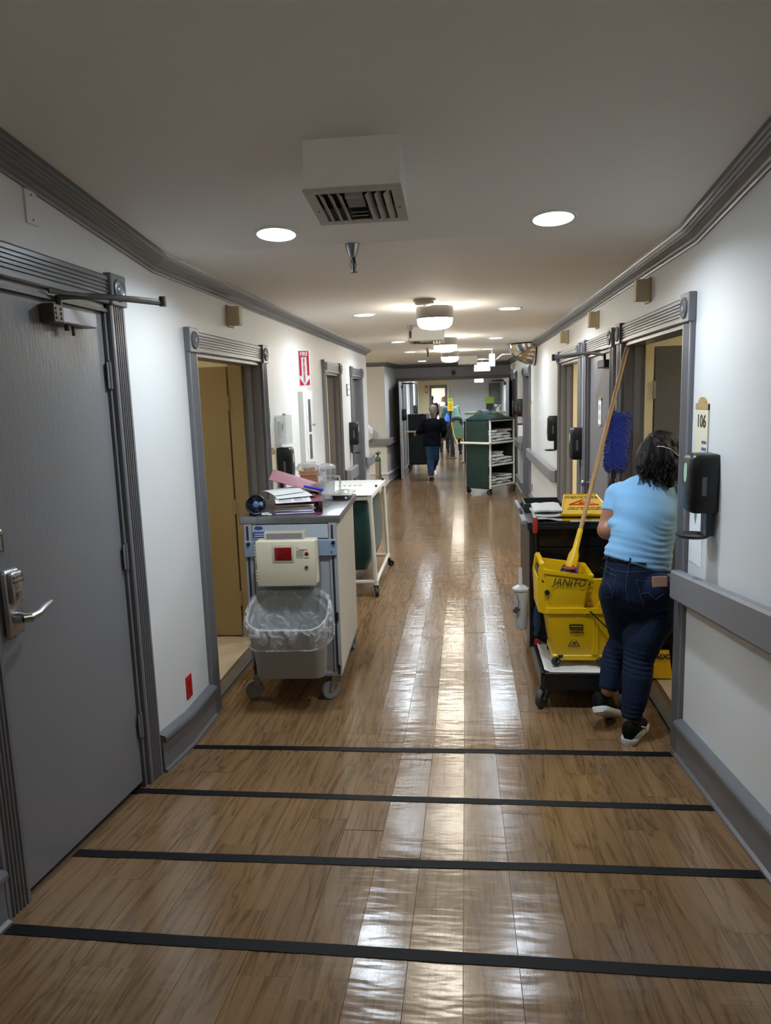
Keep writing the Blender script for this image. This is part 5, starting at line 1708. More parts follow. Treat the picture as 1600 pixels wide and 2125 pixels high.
# handwriting and moulded marks
M_mk = mat('marker_ink', '#23211c', .7)
text('handwriting', 'JANITO', .058, (.556, 3.9815, .690), (1, 0, -.08), (0, 0, 1), M_mk, wro, shear=.25, sx=.9)
q = B(); q.loft([[(x, y, z) for x, z in [(.598 + a, .440 + c) for a, c in rrect(.038, .0115, .006, 3)]] for y in (3.9915, 3.9955)]); lg = q.ob('logo_plate', M_ink, bk)
text('logo_text', 'Rubbermaid', .0125, (.598, 3.9905, .440), (1, 0, 0), (0, 0, 1), M_yel, lg)
q = B(); q.box(.560, .636, 3.9925, 3.9975, .418, .421); q.ob('logo_rule', M_ink, bk)
text('logo_text', 'WAVEBRAKE', .0135, (.602, 3.9945, .402), (1, 0, 0), (0, 0, 1), M_ink, bk, bold=.0004)
def tri_mark(c, right, up, r, m, par, wline=.0035):
    F = frame(c, right, up)
    q = B()
    pts = [Vector((math.cos(a), math.sin(a), 0)) * r for a in (math.pi / 2, math.pi * 7 / 6, math.pi * 11 / 6)]
    for k in range(3):
        a, c_ = pts[k], pts[(k + 1) % 3]
        q.tube([F @ a.lerp(c_, .06), F @ a.lerp(c_, .5), F @ a.lerp(c_, .94)], wline * .6, 6)
    q.tube([F @ (pts[0].lerp(pts[1], .06)), F @ (pts[0] * .97), F @ (pts[0].lerp(pts[2], .06))], wline * .6, 6)
    q.tube([F @ (pts[1].lerp(pts[0], .06)), F @ (pts[1] * .97), F @ (pts[1].lerp(pts[2], .06))], wline * .6, 6)
    q.tube([F @ (pts[2].lerp(pts[0], .06)), F @ (pts[2] * .97), F @ (pts[2].lerp(pts[1], .06))], wline * .6, 6)
    k_ = r / .03
    S = lambda *P: q.tube([F @ Vector((x * k_, y * k_, 0)) for x, y in P], wline * .55, 6)
    S((.002, .004), (-.003, -.003), (-.008, -.007)); S((.0, .002), (.006, -.006), (.010, -.005)); S((.003, .004), (-.007, .004)); S((.003, .004), (.009, .0))
    q.ell(F @ Vector((.006 * k_, .0085 * k_, 0)), .0022 * k_, 8, 6)
    return q.ob('warning_triangle', m, par, True)
tri_mark((.588, 4.004, .338), (1, 0, 0), (0, .055, 1), .036, M_ink, bk)

# wet mop leaning in the wringer against the far jamb
t = thing('wet_mop', 'wet mop with long wooden handle leaning from the wringer to the door jamb', 'mop', (.585, 4.12, .70))
h0, h1 = Vector((.585, 4.14, .735)), Vector((.992, 4.70, 1.976))
dm = (h1 - h0).normalized()
q = B(); q.cyl(h0 + dm * .20, h1, .0125, n=14); q.ell(h1, .0125, 10, 6); q.ob('handle', M_woodh, t, True)
q = B()
a_ = dm.orthogonal().normalized(); b_ = dm.cross(a_)
def rg(k, r_, s_=1.0):
    return [h0 + dm * k + (a_ * math.cos(2 * math.pi * i / 16) + b_ * math.sin(2 * math.pi * i / 16) * s_) * r_ for i in range(16)]
q.loft([rg(.0, .030), rg(.02, .032), rg(.09, .026), rg(.115, .018), rg(.20, .016), rg(.235, .015), rg(.24, .0128)])
q.ob('clamp', M_yel, t, True)
q = B()
for i in range(8):
    a = 2 * math.pi * i / 8
    q.tube([h0 + dm * .01 + (a_ * math.cos(a) + b_ * math.sin(a)) * .031, h0 + dm * .085 + (a_ * math.cos(a) + b_ * math.sin(a)) * .027], .0025, 5)
q.ob('clamp_rib', M_yel, t)
q = B()
for i in range(46):
    a = random.uniform(0, 2 * math.pi); r_ = random.uniform(.02, .09)
    p = h0 + Vector((math.cos(a) * .02, math.sin(a) * .02, .005))
    e_ = Vector((h0.x + math.cos(a) * r_ * .8, 4.14 + math.sin(a) * r_, random.uniform(.56, .70)))
    q.tube([p, p.lerp(e_, .35) + Vector((0, 0, .03)), p.lerp(e_, .75) + Vector((0, 0, .012)), e_], .0055, 5)
o = q.ob('mop_strands', mat('mop_blue', '#3a3f78', .85, var=.3, vscale=40), t, True); o['kind'] = 'stuff'
q = B(); q.lathe([(.040, -.002), (.044, .004), (.040, .012), (.028, .014)], h0 + Vector((0, 0, .0)), 18); q.ob('mop_band', mat('mop_red', '#a53a2c', .8), t, True)

# fluffy blue duster standing in the cart
t = thing('duster', 'fluffy bright blue duster standing upright in the cleaning cart', 'duster', (.91, 4.55, 1.0))
dz0, dz1 = Vector((.905, 4.55, 1.235)), Vector((.926, 4.56, 1.592))
q = B()
ax_ = (dz1 - dz0)
rings = []
for k, (f_, r_) in enumerate(((0, .03), (.04, .055), (.15, .066), (.5, .069), (.85, .067), (.95, .056), (1.0, .03))):
    rings.append([dz0 + ax_ * f_ + Vector((math.cos(2 * math.pi * i / 20), math.sin(2 * math.pi * i / 20), 0)) * r_ for i in range(20)])
q.loft(rings)
M_blue = mat('duster_blue', '#0f2f8e', .9, var=.4, vscale=60, sheen=.4)
q.ob('core', M_blue, t, True)
q = B()
for i in range(2600):
    f_ = random.random(); a = random.uniform(0, 2 * math.pi)
    r_ = .065 * (1 - max(0, abs(f_ - .5) - .42) * 6)
    up = random.uniform(-.5, .5) + (1.2 if f_ > .93 else (-1.2 if f_ < .07 else 0))
    d = Vector((math.cos(a), math.sin(a), up)).normalized()
    d = (d + Vector((random.uniform(-.5, .5), random.uniform(-.5, .5), random.uniform(-.5, .5)))).normalized()
    p = dz0 + ax_ * f_ + Vector((math.cos(a), math.sin(a), 0)) * r_ * .95
    sd = d.orthogonal().normalized() * .0034
    sd2 = d.cross(sd)
    L_ = random.uniform(.012, .022)
    v = [q.bm.verts.new(x) for x in (p + sd, p - sd * .5 + sd2 * .8, p - sd * .5 - sd2 * .8, p + d * L_)]
    for fidx in ((0, 1, 3), (1, 2, 3), (2, 0, 3)):
        q.bm.faces.new([v[x] for x in fidx])
o = q.ob('pile', M_blue, t); o['kind'] = 'stuff'
q = B(); q.cyl((.900, 4.55, 1.24), (.888, 4.55, .947), .011, n=12); q.ob('grip', M_plas, t, True)
t = thing('broom_handle', 'short wooden handle with black clip standing in the cleaning cart', 'handle', (.852, 4.50, .7))
q = B(); q.cyl((.850, 4.345, .62), (.853, 4.345, 1.17), .013, n=12); q.ob('shaft', M_woodh, t, True)
q = B(); q.cyl((.853, 4.345, 1.17), (.853, 4.345, 1.225), .010, n=12); q.box(.838, .868, 4.335, 4.355, 1.22, 1.275, .004); q.ob('clip', M_black, t, True)
q = B(); q.box(.80, .90, 4.335, 4.358, .735, .75, .003); q.ob('holder', M_black, t)
t = thing('dust_pan_handle', 'black tool handle standing behind the blue duster', 'handle', (1.0, 4.7, .95))
q = B(); q.cyl((.86, 4.78, .945), (.955, 4.80, 1.235), .011, n=10); q.box(.94, .975, 4.79, 4.812, 1.20, 1.27, .004); q.ob('shaft', M_black, t, True)

# toilet brush in its holder hung on the cart side
t = thing('toilet_brush', 'white toilet brush in a translucent holder hanging on the cart side', 'brush', (.325, 4.30, .31))
q = B(); q.lathe([(.018, .315), (.030, .322), (.036, .36), (.043, .53), (.045, .565), (.042, .565), (.038, .50), (.02, .33)], (.322, 4.32, 0), 24); q.ob('holder', mat('milky_plastic', '#cfd2d4', .35, trans=.25), t, True)
q = B(); q.lathe([(.049, .560), (.050, .572), (.030, .586), (.014, .592), (.012, .60), (.0105, .68), (.008, .695), (0, .697)], (.318, 4.32, 0), 24); q.ob('handle_cap', mat('pale_grey_plastic', '#b9bdc2', .35), t, True)
q = B(); q.tube([(.345, 4.30, .555), (.36, 4.30, .565), (.375, 4.32, .56)], .004, 6); q.ob('hook', M_black, t, True)
q = B(); q.box(.275, .305, 4.268, 4.272, .430, .468, .002, M=Matrix.Translation((.29, 4.27, .45)) @ Matrix.Rotation(.7, 4, 'Y') @ Matrix.Translation((-.29, -4.27, -.45))); q.tube([(.30, 4.272, .465), (.305, 4.27, .50), (.292, 4.275, .545)], .002, 5); q.ob('tag', mat('dark_tag', '#3f4245', .5), t)
# red handled tool on the front post
t = thing('scraper', 'red handled scraper hanging at the front of the cleaning cart', 'scraper', (.405, 4.35, .7))
q = B(); q.lathe([(.014, .905), (.016, .915), (.016, .985), (.012, .996), (0, .998)], (.406, 4.338, 0), 14); q.ob('grip', mat('dull_red', '#9c2b22', .4), t, True)
q = B(); q.cyl((.406, 4.338, .906), (.418, 4.338, .66), .006, n=10); q.box(.40, .44, 4.332, 4.341, .62, .665, .002); q.ob('shaft', M_black, t, True)
# folded cloths on the cart top
for k in range(3):
    o = link('cleaning_cloth', towel_mesh(20 + k * 2.3, .17, .30, .016), mat('white_cloth', '#cfd0ce', .85, var=.06), None, (.495, 4.56, .963 + k * .0235))
    o.rotation_euler = (0, 0, random.uniform(-.05, .05))
    tag(o, ['folded white cloth at the bottom of the pile on the cleaning cart', 'folded white cloth in the middle of the pile on the cleaning cart', 'folded white cloth on top of the pile on the cleaning cart'][k], 'cloth', 'folded white cloths on the cleaning cart')
# caution sign lying on the cart
t = thing('caution_sign', 'folded yellow wet floor sign lying on top of the cleaning cart', 'caution sign', (.74, 4.75, .965))
F = Matrix.Translation((.745, 4.72, .985)) @ Matrix.Rotation(math.radians(-5), 4, 'Z') @ Matrix.Rotation(math.radians(2.5), 4, 'X')
q = B()
q.loft([[F @ Vector((x, y, z)) for x, y in ((-.150, -.32), (.150, -.32), (.105, .33), (-.105, .33))] for z in (.018, .030)])
sg = q.ob('upper_panel', M_yel, t)
q = B()
for (xa, ya), (xb, yb) in (((-.150, -.32), (-.105, .33)), ((.150, -.32), (.105, .33)), ((-.15, -.32), (.15, -.32)), ((-.105, .33), (.105, .33))):
    q.tube([F @ Vector((xa, ya, .030)), F @ Vector((xb, yb, .030))], .006, 6)
q.ob('raised_edge', M_yel, sg, True)
q = B()
q.loft([[F @ Vector((x, y, z)) for x, y in ((-.150, -.32), (.150, -.32), (.105, .33), (-.105, .33))] for z in (-.012, .0)])
q.ob('lower_panel', M_yel, t)
R3, U3 = (F.to_3x3() @ Vector((1, 0, 0))), (F.to_3x3() @ Vector((0, 1, 0)))
for i, (tx, y_, sz) in enumerate((('CAUTION', .255, .046), ('WET FLOOR', .205, .038), ('CUIDADO', -.12, .042), ('PISO MOJADO', -.17, .034))):
    text('lettering', tx, sz, F @ Vector((0, y_, .031)), R3, U3, M_ink, sg, bold=.0008)
tri_mark(F @ Vector((0, .02, .0315)), R3, U3, .105, mat('sign_red_print', '#c03a22', .5), sg, .010)
# rags on the platform, left behind the bucket
for k, (c_, lab, p, r_) in enumerate((('#2c4a70', 'dark blue rag stuffed behind the mop bucket', (.415, 4.345, .36), (.022, .018, .10)), ('#9d1f2a', 'red rag low behind the mop bucket', (.418, 4.345, .225), (.022, .018, .028)))):
    q = B(); q.ell(p, r_, 16, 12)
    me = q.mesh('rag', True, 180)
    displace(me, lambda co: np.array([.012 * noise.noise(Vector(c) * 22 + Vector((k, 0, 0))) for c in co]))
    tag(link('rag', me, mat('rag_%d' % k, c_, .9, var=.2, vscale=30)), lab, 'rag')
# black bag and a floor sign just inside room 106
t = thing('trash_bag', 'black trash bag standing just inside room 106', 'bag', (1.33, 4.60, 0))
q = B(); q.lathe([(.12, .0), (.15, .03), (.16, .2), (.15, .4), (.10, .52), (.03, .58), (.04, .62), (0, .62)], (1.31, 4.55, .002), 28)
me = q.mesh('bag', True, 180)
displace(me, lambda co: np.array([.018 * noise.noise(Vector(c) * 9) for c in co]))
me.transform(Matrix.Translation((0, 0, .02)))
link('sack', me, mat('black_bag', '#0b0b0c', .3), t)
t = thing('floor_sign', 'yellow floor sign reading MOJADO just inside room 106', 'caution sign', (1.17, 4.32, 0))
q = B(); q.loft([[(.952, 4.33 + o_, .008), (1.215, 4.33 + o_, .008), (1.205, 4.38 + o_, .165), (.962, 4.38 + o_, .165)] for o_ in (0, .012)]); fs_ = q.ob('panel', M_yel, t)
q = B(); q.loft([[(.952, 4.46 + o_, .008), (1.215, 4.46 + o_, .008), (1.205, 4.395 + o_, .165), (.962, 4.395 + o_, .165)] for o_ in (-.01, 0)]); q.ob('rear_panel', M_yel, t)
text('lettering', 'MOJADO', .042, (1.128, 4.3635, .130), (1, 0, 0), (0, .05, .161), M_ink, fs_, bold=.001, depth=.001)

# ================================================================== PEOPLE
M_skin = mat('tan_skin', '#9a6a4f', .5, var=.04, vscale=12)
M_pale = mat('pale_skin', '#c08f76', .5, var=.04, vscale=12)
def px(x, y, Y):
    """a point seen at pixel x,y of the frame at distance Y: used only to take measurements off the photograph"""
    d = _R * ((x - 800) / 1518.03) + _U * (-(y - 1062.5) / 1518.03) + _F
    return Vector((0, 0, CAM_Z)) + d * (Y / d.y)
def sect(b, secs, n=28):
    """loft of ellipses: (centre, half-width vector, half-depth vector)"""
    b.loft([[V(c) + V(a) * math.cos(2 * math.pi * k / n) + V(d) * math.sin(2 * math.pi * k / n) for k in range(n)] for c, a, d in secs])
def limb(b, pts, rad, n=16, ball=True):
    b.tube(pts, list(rad), n)
    if ball:
        for p, r in zip(pts, rad):
            b.ell(p, r * .985, 14, 10)
def hand(b, wrist, d, nrm, s=1.0, curl=.5, thumb=1):
    """palm, four fingers and a thumb; d = direction of the fingers, nrm = back of the hand"""
    wrist, d, nrm = V(wrist), V(d).normalized(), V(nrm)
    nrm = (nrm - d * nrm.dot(d)).normalized()
    sd = d.cross(nrm)
    secs = []
    for k, wd, th in ((0, .024, .018), (.03, .032, .015), (.07, .040, .013), (.095, .040, .011)):
        secs.append((wrist + d * k * s, sd * wd * s, nrm * th * s))
    sect(b, secs, 16)
    for i, (o_, L_) in enumerate(((-.029, .070), (-.010, .080), (.010, .075), (.028, .058))):
        p = wrist + (d * .088 + sd * o_) * s
        P = [p]
        dd = d.copy()
        for f_ in (.45, .30, .25):
            dd = (dd - nrm * curl).normalized()
            P.append(P[-1] + dd * L_ * f_ * s)
        b.tube(P, [.0092 * s, .0088 * s, .0080 * s, .0062 * s], 8)
        b.ell(P[-1], .0062 * s, 8, 6)
    p = wrist + (d * .025 - sd * .024 * thumb) * s
    P = [p, p + (d * .6 - sd * .75 * thumb - nrm * .2).normalized() * .032 * s]
    P.append(P[-1] + (d * .9 - sd * .35 * thumb - nrm * curl).normalized() * .028 * s)
    P.append(P[-1] + (d - nrm * curl * 1.3).normalized() * .022 * s)
    b.tube(P, [.013 * s, .011 * s, .0095 * s, .007 * s], 8)
def head(b, c, fwd, up, s=1.0):
    """skull, jaw, nose, lips, eyes, ears; c = centre of the head"""
    c, f, u = V(c), V(fwd).normalized(), V(up)
    u = (u - f * u.dot(f)).normalized()
    r = f.cross(u)
    M3 = Matrix(((r.x, f.x, u.x), (r.y, f.y, u.y), (r.z, f.z, u.z)))
    g = lambda x, y, z: c + M3 @ Vector((x, y, z)) * s
    b.ell(c + M3 @ Vector((0, -.012, .025)) * s, (.074 * s, .092 * s, .085 * s), 20, 14, M3)
    b.ell(g(0, .022, -.045), (.056 * s, .062 * s, .070 * s), 18, 12, M3)
    b.ell(g(0, .090, -.022), (.012 * s, .020 * s, .018 * s), 10, 8, M3)
    b.ell(g(0, .070, .0), (.009 * s, .020 * s, .028 * s), 10, 8, M3)
    b.ell(g(0, .078, -.062), (.022 * s, .009 * s, .008 * s), 10, 8, M3)
    b.ell(g(0, .068, -.095), (.022 * s, .016 * s, .016 * s), 10, 8, M3)
    for sg in (-1, 1):
        b.ell(g(sg * .030, .072, .006), (.013 * s, .010 * s, .009 * s), 10, 8, M3)
        b.ell(g(sg * .076, -.008, -.012), (.010 * s, .019 * s, .031 * s), 10, 8, M3)
    return M3, g

def shoe(t, heel, toe, up, w_=.045, upper=None, sole=None, h=.085, s=1.0):
    """trainer: white sole slab and rounded upper"""
    heel, toe, up = V(heel), V(toe), V(up).normalized()
    d = (toe - heel); L_ = d.length; d.normalize()
    up = (up - d * up.dot(d)).normalized()
    sd = d.cross(up)
    outl = [(0, .55), (.06, .80), (.25, .86), (.5, .92), (.72, 1.08), (.88, .90), (.97, .5), (1, .2)]
    def ringat(z, k, lift=0.0):
        pts = [(f_, wd * k) for f_, wd in outl] + [(f_, -wd * k) for f_, wd in reversed(outl)]
        return [heel + d * (f_ * L_ + (0.0 if f_ else -.004)) + sd * wd * w_ + up * (z + lift * max(0, f_ - .7) * .1) for f_, wd in pts]
    q = B()
    q.loft([ringat(.0, .90), ringat(.008, 1.02), ringat(.024, 1.05), ringat(.030, .98)])
    q.ob('sole', sole, t, True, 60)
    q = B()
    secs = []
    for f_, wd, hh in ((.0, .50, .070), (.06, .72, h), (.22, .80, h), (.36, .80, h * .90), (.50, .84, h * .70), (.66, .95, h * .52), (.82, .86, h * .42), (.94, .55, h * .34), (1.0, .2, h * .22)):
        c = heel + d * f_ * L_ + up * (.024 + hh / 2 - .004)
        secs.append((c, sd * wd * w_ * 1.0, up * hh / 2))
    sect(q, secs, 18)
    return q.ob('upper', upper, t, True, 80)

# ------------------------------------------------------------------ woman in a light blue shirt
WX = Vector((1, .0, 0))
t = thing('person', 'person in light blue T-shirt and jeans leaning into the doorway of room 106', 'person', (.82, 3.6, 0))
sp = [px(1322, 1228, 3.655), px(1328, 1160, 3.68), px(1338, 1100, 3.72), px(1340, 1050, 3.77), px(1343, 1018, 3.81), px(1352, 1000, 3.84), px(1364, 980, 3.87)]
HC = px(1374, 946, 3.915)
ax = (px(1400, 1100, 3.75) - px(1300, 1080, 3.70)).normalized()
# body: one continuous skin surface
b = B()
lean = [Vector((0, .98, -.18)), Vector((0, .95, -.3)), Vector((0, .94, -.34)), Vector((0, .90, -.42)), Vector((0, .86, -.5)), Vector((0, .86, -.5)), Vector((0, .86, -.5))]
rxs = [.165, .150, .155, .165, .155, .085, .060]
rys = [.118, .105, .112, .108, .085, .065, .056]
sect(b, [(c, ax * rx_, l_ * ry_) for c, rx_, ry_, l_ in zip(sp, rxs, rys, lean)])
limb(b, [sp[5], sp[6], HC + Vector((0, -.01, -.05))], [.062, .056, .052])
M3, g = head(b, HC, (.25, .82, -.50), (.0, .5, .86), .98)
LSh, LEl, LWr = px(1284, 1030, 3.78), px(1259, 1100, 3.725), Vector((.865, 3.985, .985))
RSh, REl, RWr = px(1408, 1036, 3.86), px(1440, 1095, 3.90), Vector((1.09, 4.13, 1.06))
limb(b, [LSh, LSh.lerp(LEl, .5), LEl, LEl.lerp(LWr, .45), LWr], [.060, .056, .050, .043, .027])
limb(b, [RSh, RSh.lerp(REl, .5), REl, REl.lerp(RWr, .45), RWr], [.058, .052, .044, .040, .027])
hand(b, LWr, (.25, .95, .05), (0, .2, 1), .95, .45, 1)
hand(b, RWr, (-.1, .95, -.1), (0, .2, 1), .95, .5, -1)
RL = [(1352, 1240, 3.665, .120), (1352, 1285, 3.645, .112), (1334, 1326, 3.62, .097), (1325, 1368, 3.60, .074), (1322, 1409, 3.57, .074), (1317, 1450, 3.55, .062), (1309, 1492, 3.53, .045)]
LL = [(1287, 1232, 3.665, .108), (1288, 1264, 3.69, .092), (1293, 1300, 3.72, .080), (1293, 1330, 3.735, .068), (1277, 1360, 3.71, .064), (1270, 1388, 3.69, .058), (1261, 1432, 3.655, .046)]
for LG in (RL, LL):
    limb(b, [px(*q_[:3]) for q_ in LG], [q_[3] - .010 for q_ in LG])
me = remesh(b, 'body', .008, 5)
link('body', me, M_skin, t)
# T-shirt
b = B()
hem = [(px(1325, 1178, 3.675), ax * .182 + Vector((0, 0, -.030)), Vector((0, .132, -.03))), (px(1326, 1160, 3.68), ax * .176 + Vector((0, 0, -.024)), Vector((0, .126, -.03))),
       (px(1330, 1135, 3.69), ax * .168 + Vector((0, 0, -.012)), Vector((0, .120, -.04))), (px(1337, 1100, 3.715), ax * .172, lean[2] * .126), (px(1339, 1072, 3.74), ax * .174, lean[3] * .124), (px(1340, 1045, 3.77), ax * .176, lean[3] * .118),
       (px(1342, 1022, 3.80), ax * .166, lean[4] * .098), (px(1348, 1004, 3.83), ax * .120, lean[4] * .078), (px(1356, 992, 3.85), ax * .076, lean[4] * .064)]
sect(b, hem, 36)
limb(b, [px(1300, 1018, 3.80), LSh, LSh.lerp(LEl, .52)], [.060, .070, .062], ball=False)
b.ell(LSh, .071, 16, 12)
limb(b, [px(1392, 1024, 3.85), RSh, RSh.lerp(REl, .52)], [.060, .070, .062], ball=False)
b.ell(RSh, .071, 16, 12)
b.ell(px(1300, 1086, 3.70), (.09, .10, .055), 18, 12)       # soft roll at the waist
b.ell(px(1295, 1118, 3.70), (.08, .10, .040), 18, 12)
me = remesh(b, 'shirt', .007, 5)
def folds(co):
    x, y, z = co[:, 0], co[:, 1], co[:, 2]
    back = np.clip((3.78 - y) / .10, 0, 1)
    n1 = np.array([noise.noise((a * 5, c * 3, d * 5)) for a, c, d in co])
    n2 = np.array([noise.noise((a * 3, c * 2, d * 14 + a * 6)) for a, c, d in co])
    low = np.clip((1.10 - z) / .14, 0, 1)
    ph = (z + .20 * (x - .82) + .012 * n1) / .030
    w1 = .0027 * np.sin(2 * np.pi * ph + 5.5 * n1 + 3.5 * n2) * low * np.clip(n1 + .75, 0, 1)
    w2 = .009 * n2 * np.clip((1.22 - z) / .1, .15, 1)
    return (w1 + w2) * back
displace(me, folds)
M_shirt = mat('light_blue_jersey', '#79abd2', .8, var=.03, vscale=20, bump=.12, bscale=300, sheen=.2)
shirt = link('t_shirt', me, M_shirt, t)
# jeans
b = B()
sect(b, [(px(1327, 1152, 3.68), ax * .163 + Vector((0, 0, -.022)), Vector((0, .118, -.03))), (px(1325, 1175, 3.672), ax * .172, Vector((0, .124, -.03))), (px(1322, 1205, 3.66), ax * .180, Vector((0, .130, -.02))), (px(1322, 1238, 3.655), ax * .178, Vector((0, .132, 0))), (px(1322, 1262, 3.655), ax * .150, Vector((0, .118, 0)))], 36)
for LG in (RL, LL):
    P = [px(*q_[:3]) for q_ in LG]
    limb(b, P, [q_[3] for q_ in LG], ball=False)
    for p, q_ in list(zip(P, LG))[:-1]:
        b.ell(p, q_[3] * .99, 16, 12)
b.ell(px(1352, 1222, 3.60), (.105, .092, .098), 20, 14)
b.ell(px(1287, 1218, 3.61), (.095, .088, .095), 20, 14)
me = remesh(b, 'jeans', .007, 5)
def creases(co):
    z = co[:, 2]
    n1 = np.array([noise.noise((a * 6, c * 6, d * 4)) for a, c, d in co])
    k = np.exp(-((z - .40) / .06) ** 2) + .8 * np.exp(-((z - .13) / .07) ** 2) + .5 * np.exp(-((z - .64) / .05) ** 2)
    return .0032 * np.sin(2 * np.pi * (z + .10 * co[:, 0]) / .024 + 3 * n1) * np.clip(k, 0, 1) + .0025 * n1
displace(me, creases)
M_jean = mat('dark_denim', '#142138', .85, spec=.2, var=.18, vscale=9, bump=.15, bscale=350)
jeans = link('jeans', me, M_jean, t)
from mathutils.bvhtree import BVHTree
def bvh(me_):
    return BVHTree.FromPolygons([v.co.copy() for v in me_.vertices], [tuple(p.vertices) for p in me_.polygons])
TJ, TS = bvh(jeans.data), bvh(shirt.data)
def onto(T, x, y, lift=.002):
    o_ = Vector((0, 0, CAM_Z)); d = (px(x, y, 3.6) - o_).normalized()
    h_ = T.ray_cast(o_, d)
    if h_[0] is None:
        return px(x, y, 3.56)
    n_ = h_[1]
    n_ = n_ if n_.dot(d) < 0 else -n_
    return h_[0] + n_ * lift
M_thr = mat('denim_thread', '#44506a', .8)
def stitch(name, pts, r=.0011, m=M_thr, T=TJ, par=jeans, lift=.0012):
    P = []
    for (xa, ya), (xb, yb) in zip(pts[:-1], pts[1:]):
        n_ = max(2, int(math.hypot(xb - xa, yb - ya) / 4))
        for k in range(n_):
            P.append(onto(T, xa + (xb - xa) * k / n_, ya + (yb - ya) * k / n_, lift))
    P.append(onto(T, *pts[-1], lift))
    q = B(); q.tube(P, r, 5)
    return q.ob(name, m, par, True)
stitch('pocket_seam', [(1320, 1203), (1328, 1206), (1394, 1208)])
stitch('pocket_seam', [(1320, 1203), (1330, 1240), (1338, 1262), (1362, 1268), (1388, 1262)])
stitch('pocket_seam', [(1330, 1232), (1345, 1230), (1360, 1244), (1378, 1232)])
stitch('pocket_seam', [(1246, 1176), (1262, 1188), (1279, 1196), (1276, 1204), (1270, 1240), (1256, 1240)])
stitch('pocket_seam', [(1252, 1214), (1262, 1210), (1268, 1222)])
stitch('yoke_seam', [(1250, 1170), (1275, 1184), (1302, 1188), (1340, 1186), (1392, 1186)])
stitch('centre_seam', [(1307, 1166), (1302, 1190), (1298, 1222), (1304, 1252)])
stitch('belt', [(1253, 1157), (1270, 1160), (1290, 1163), (1310, 1166), (1340, 1170)], .0085, mat('black_leather', '#17171b', .45), lift=.001)
stitch('belt_loop', [(1308, 1158), (1306, 1172)], .006, M_jean, lift=.006)
q = B()
c_ = onto(TJ, 1368, 1206, .004)
Fp = frame(c_, (1, .12, .02), (0, .15, 1))
q.box(-.036, .036, -.030, .022, -.004, .005, .003, M=Fp, seg=2)
tag(q.ob('phone', mat('rose_tan_case', '#a5816c', .4)), 'tan phone in the back pocket of the jeans', 'phone')
# shoes
M_shb = mat('black_knit_shoe', '#0a0a0c', .75, spec=.15, var=.1)
M_shs = mat('white_rubber_sole', '#c9cac9', .5)
up_ = shoe(t, (.772, 3.475, .002), (.895, 3.70, .002), (0, 0, 1), .047, M_shb, M_shs, .095)
shoe(t, px(1243, 1478, 3.60), (.775, 3.775, .004), (-.05, .55, .83), .047, M_shb, M_shs, .088)
q = B()
for k in range(2):
    q.tube([(.872 + k * .004, 3.545 + k * .02, .045), (.868 - k * .004, 3.52, .075), (.845, 3.50 + k * .01, .085)], .0028, 5)
q.ob('shoe_stripe', M_paper, up_)
# hair: cap, tail and loose curls
b = B()
M3c = M3
b.ell(HC + M3 @ Vector((0, -.022, .034)), (.088, .102, .092), 22, 16, M3)
b.ell(px(1352, 942, 3.84), (.060, .055, .065), 18, 12)
def lock(P, R_):
    limb(b, [px(*p) for p in P], R_, 12)
lock([(1350, 925, 3.83), (1338, 948, 3.80), (1334, 968, 3.775), (1338, 986, 3.755)], [.048, .046, .040, .026])
lock([(1358, 935, 3.82), (1356, 960, 3.79), (1358, 982, 3.765)], [.050, .050, .034])
lock([(1372, 935, 3.83), (1378, 962, 3.80), (1386, 988, 3.775), (1392, 1006, 3.76)], [.054, .048, .036, .018])
lock([(1392, 940, 3.85), (1397, 966, 3.82), (1400, 992, 3.79)], [.040, .036, .018])
me = remesh(b, 'hair', .007, 3)
displace(me, lambda co: np.array([.007 * noise.noise((c[0] * 30 + c[2] * 6, c[1] * 30, c[2] * 9)) + .005 * noise.noise((c[0] * 70, c[1] * 70, c[2] * 16)) for c in co]))
M_hair = mat('dark_brown_hair', '#0d090a', .55, spec=.25, var=.35, vscale=40, stretch=(3, 3, .6), bump=.3, bscale=90)
hair = link('hair', me, M_hair, t)
q = B()
random.seed(11)
for k in range(130):
    x0 = random.uniform(1326, 1402); y0 = random.uniform(950, 985); ph = random.uniform(0, 6); L_ = random.uniform(18, 46)
    P = []
    Yd = 3.80 - (y0 - 940) / 46 * .045
    for j in range(8):
        f_ = j / 7
        P.append(px(x0 + (x0 - 1362) * .12 * f_ + 4.0 * math.sin(ph + f_ * 5), y0 + L_ * f_, Yd - .035 - .018 * f_ + .012 * math.sin(ph * 2 + f_ * 4)))
    q.tube(P, [.0026 * (1 - .7 * j / 7) for j in range(8)], 4)
o = q.ob('loose_strands', M_hair, t, True); o['kind'] = 'stuff'
random.seed(5)
TH = bvh(hair.data)
stitch('mask_strap', [(1364, 927), (1376, 927), (1390, 932), (1400, 939), (1409, 947)], .0024, mat('white_elastic', '#d9d9d6', .6), TH, hair, .002)

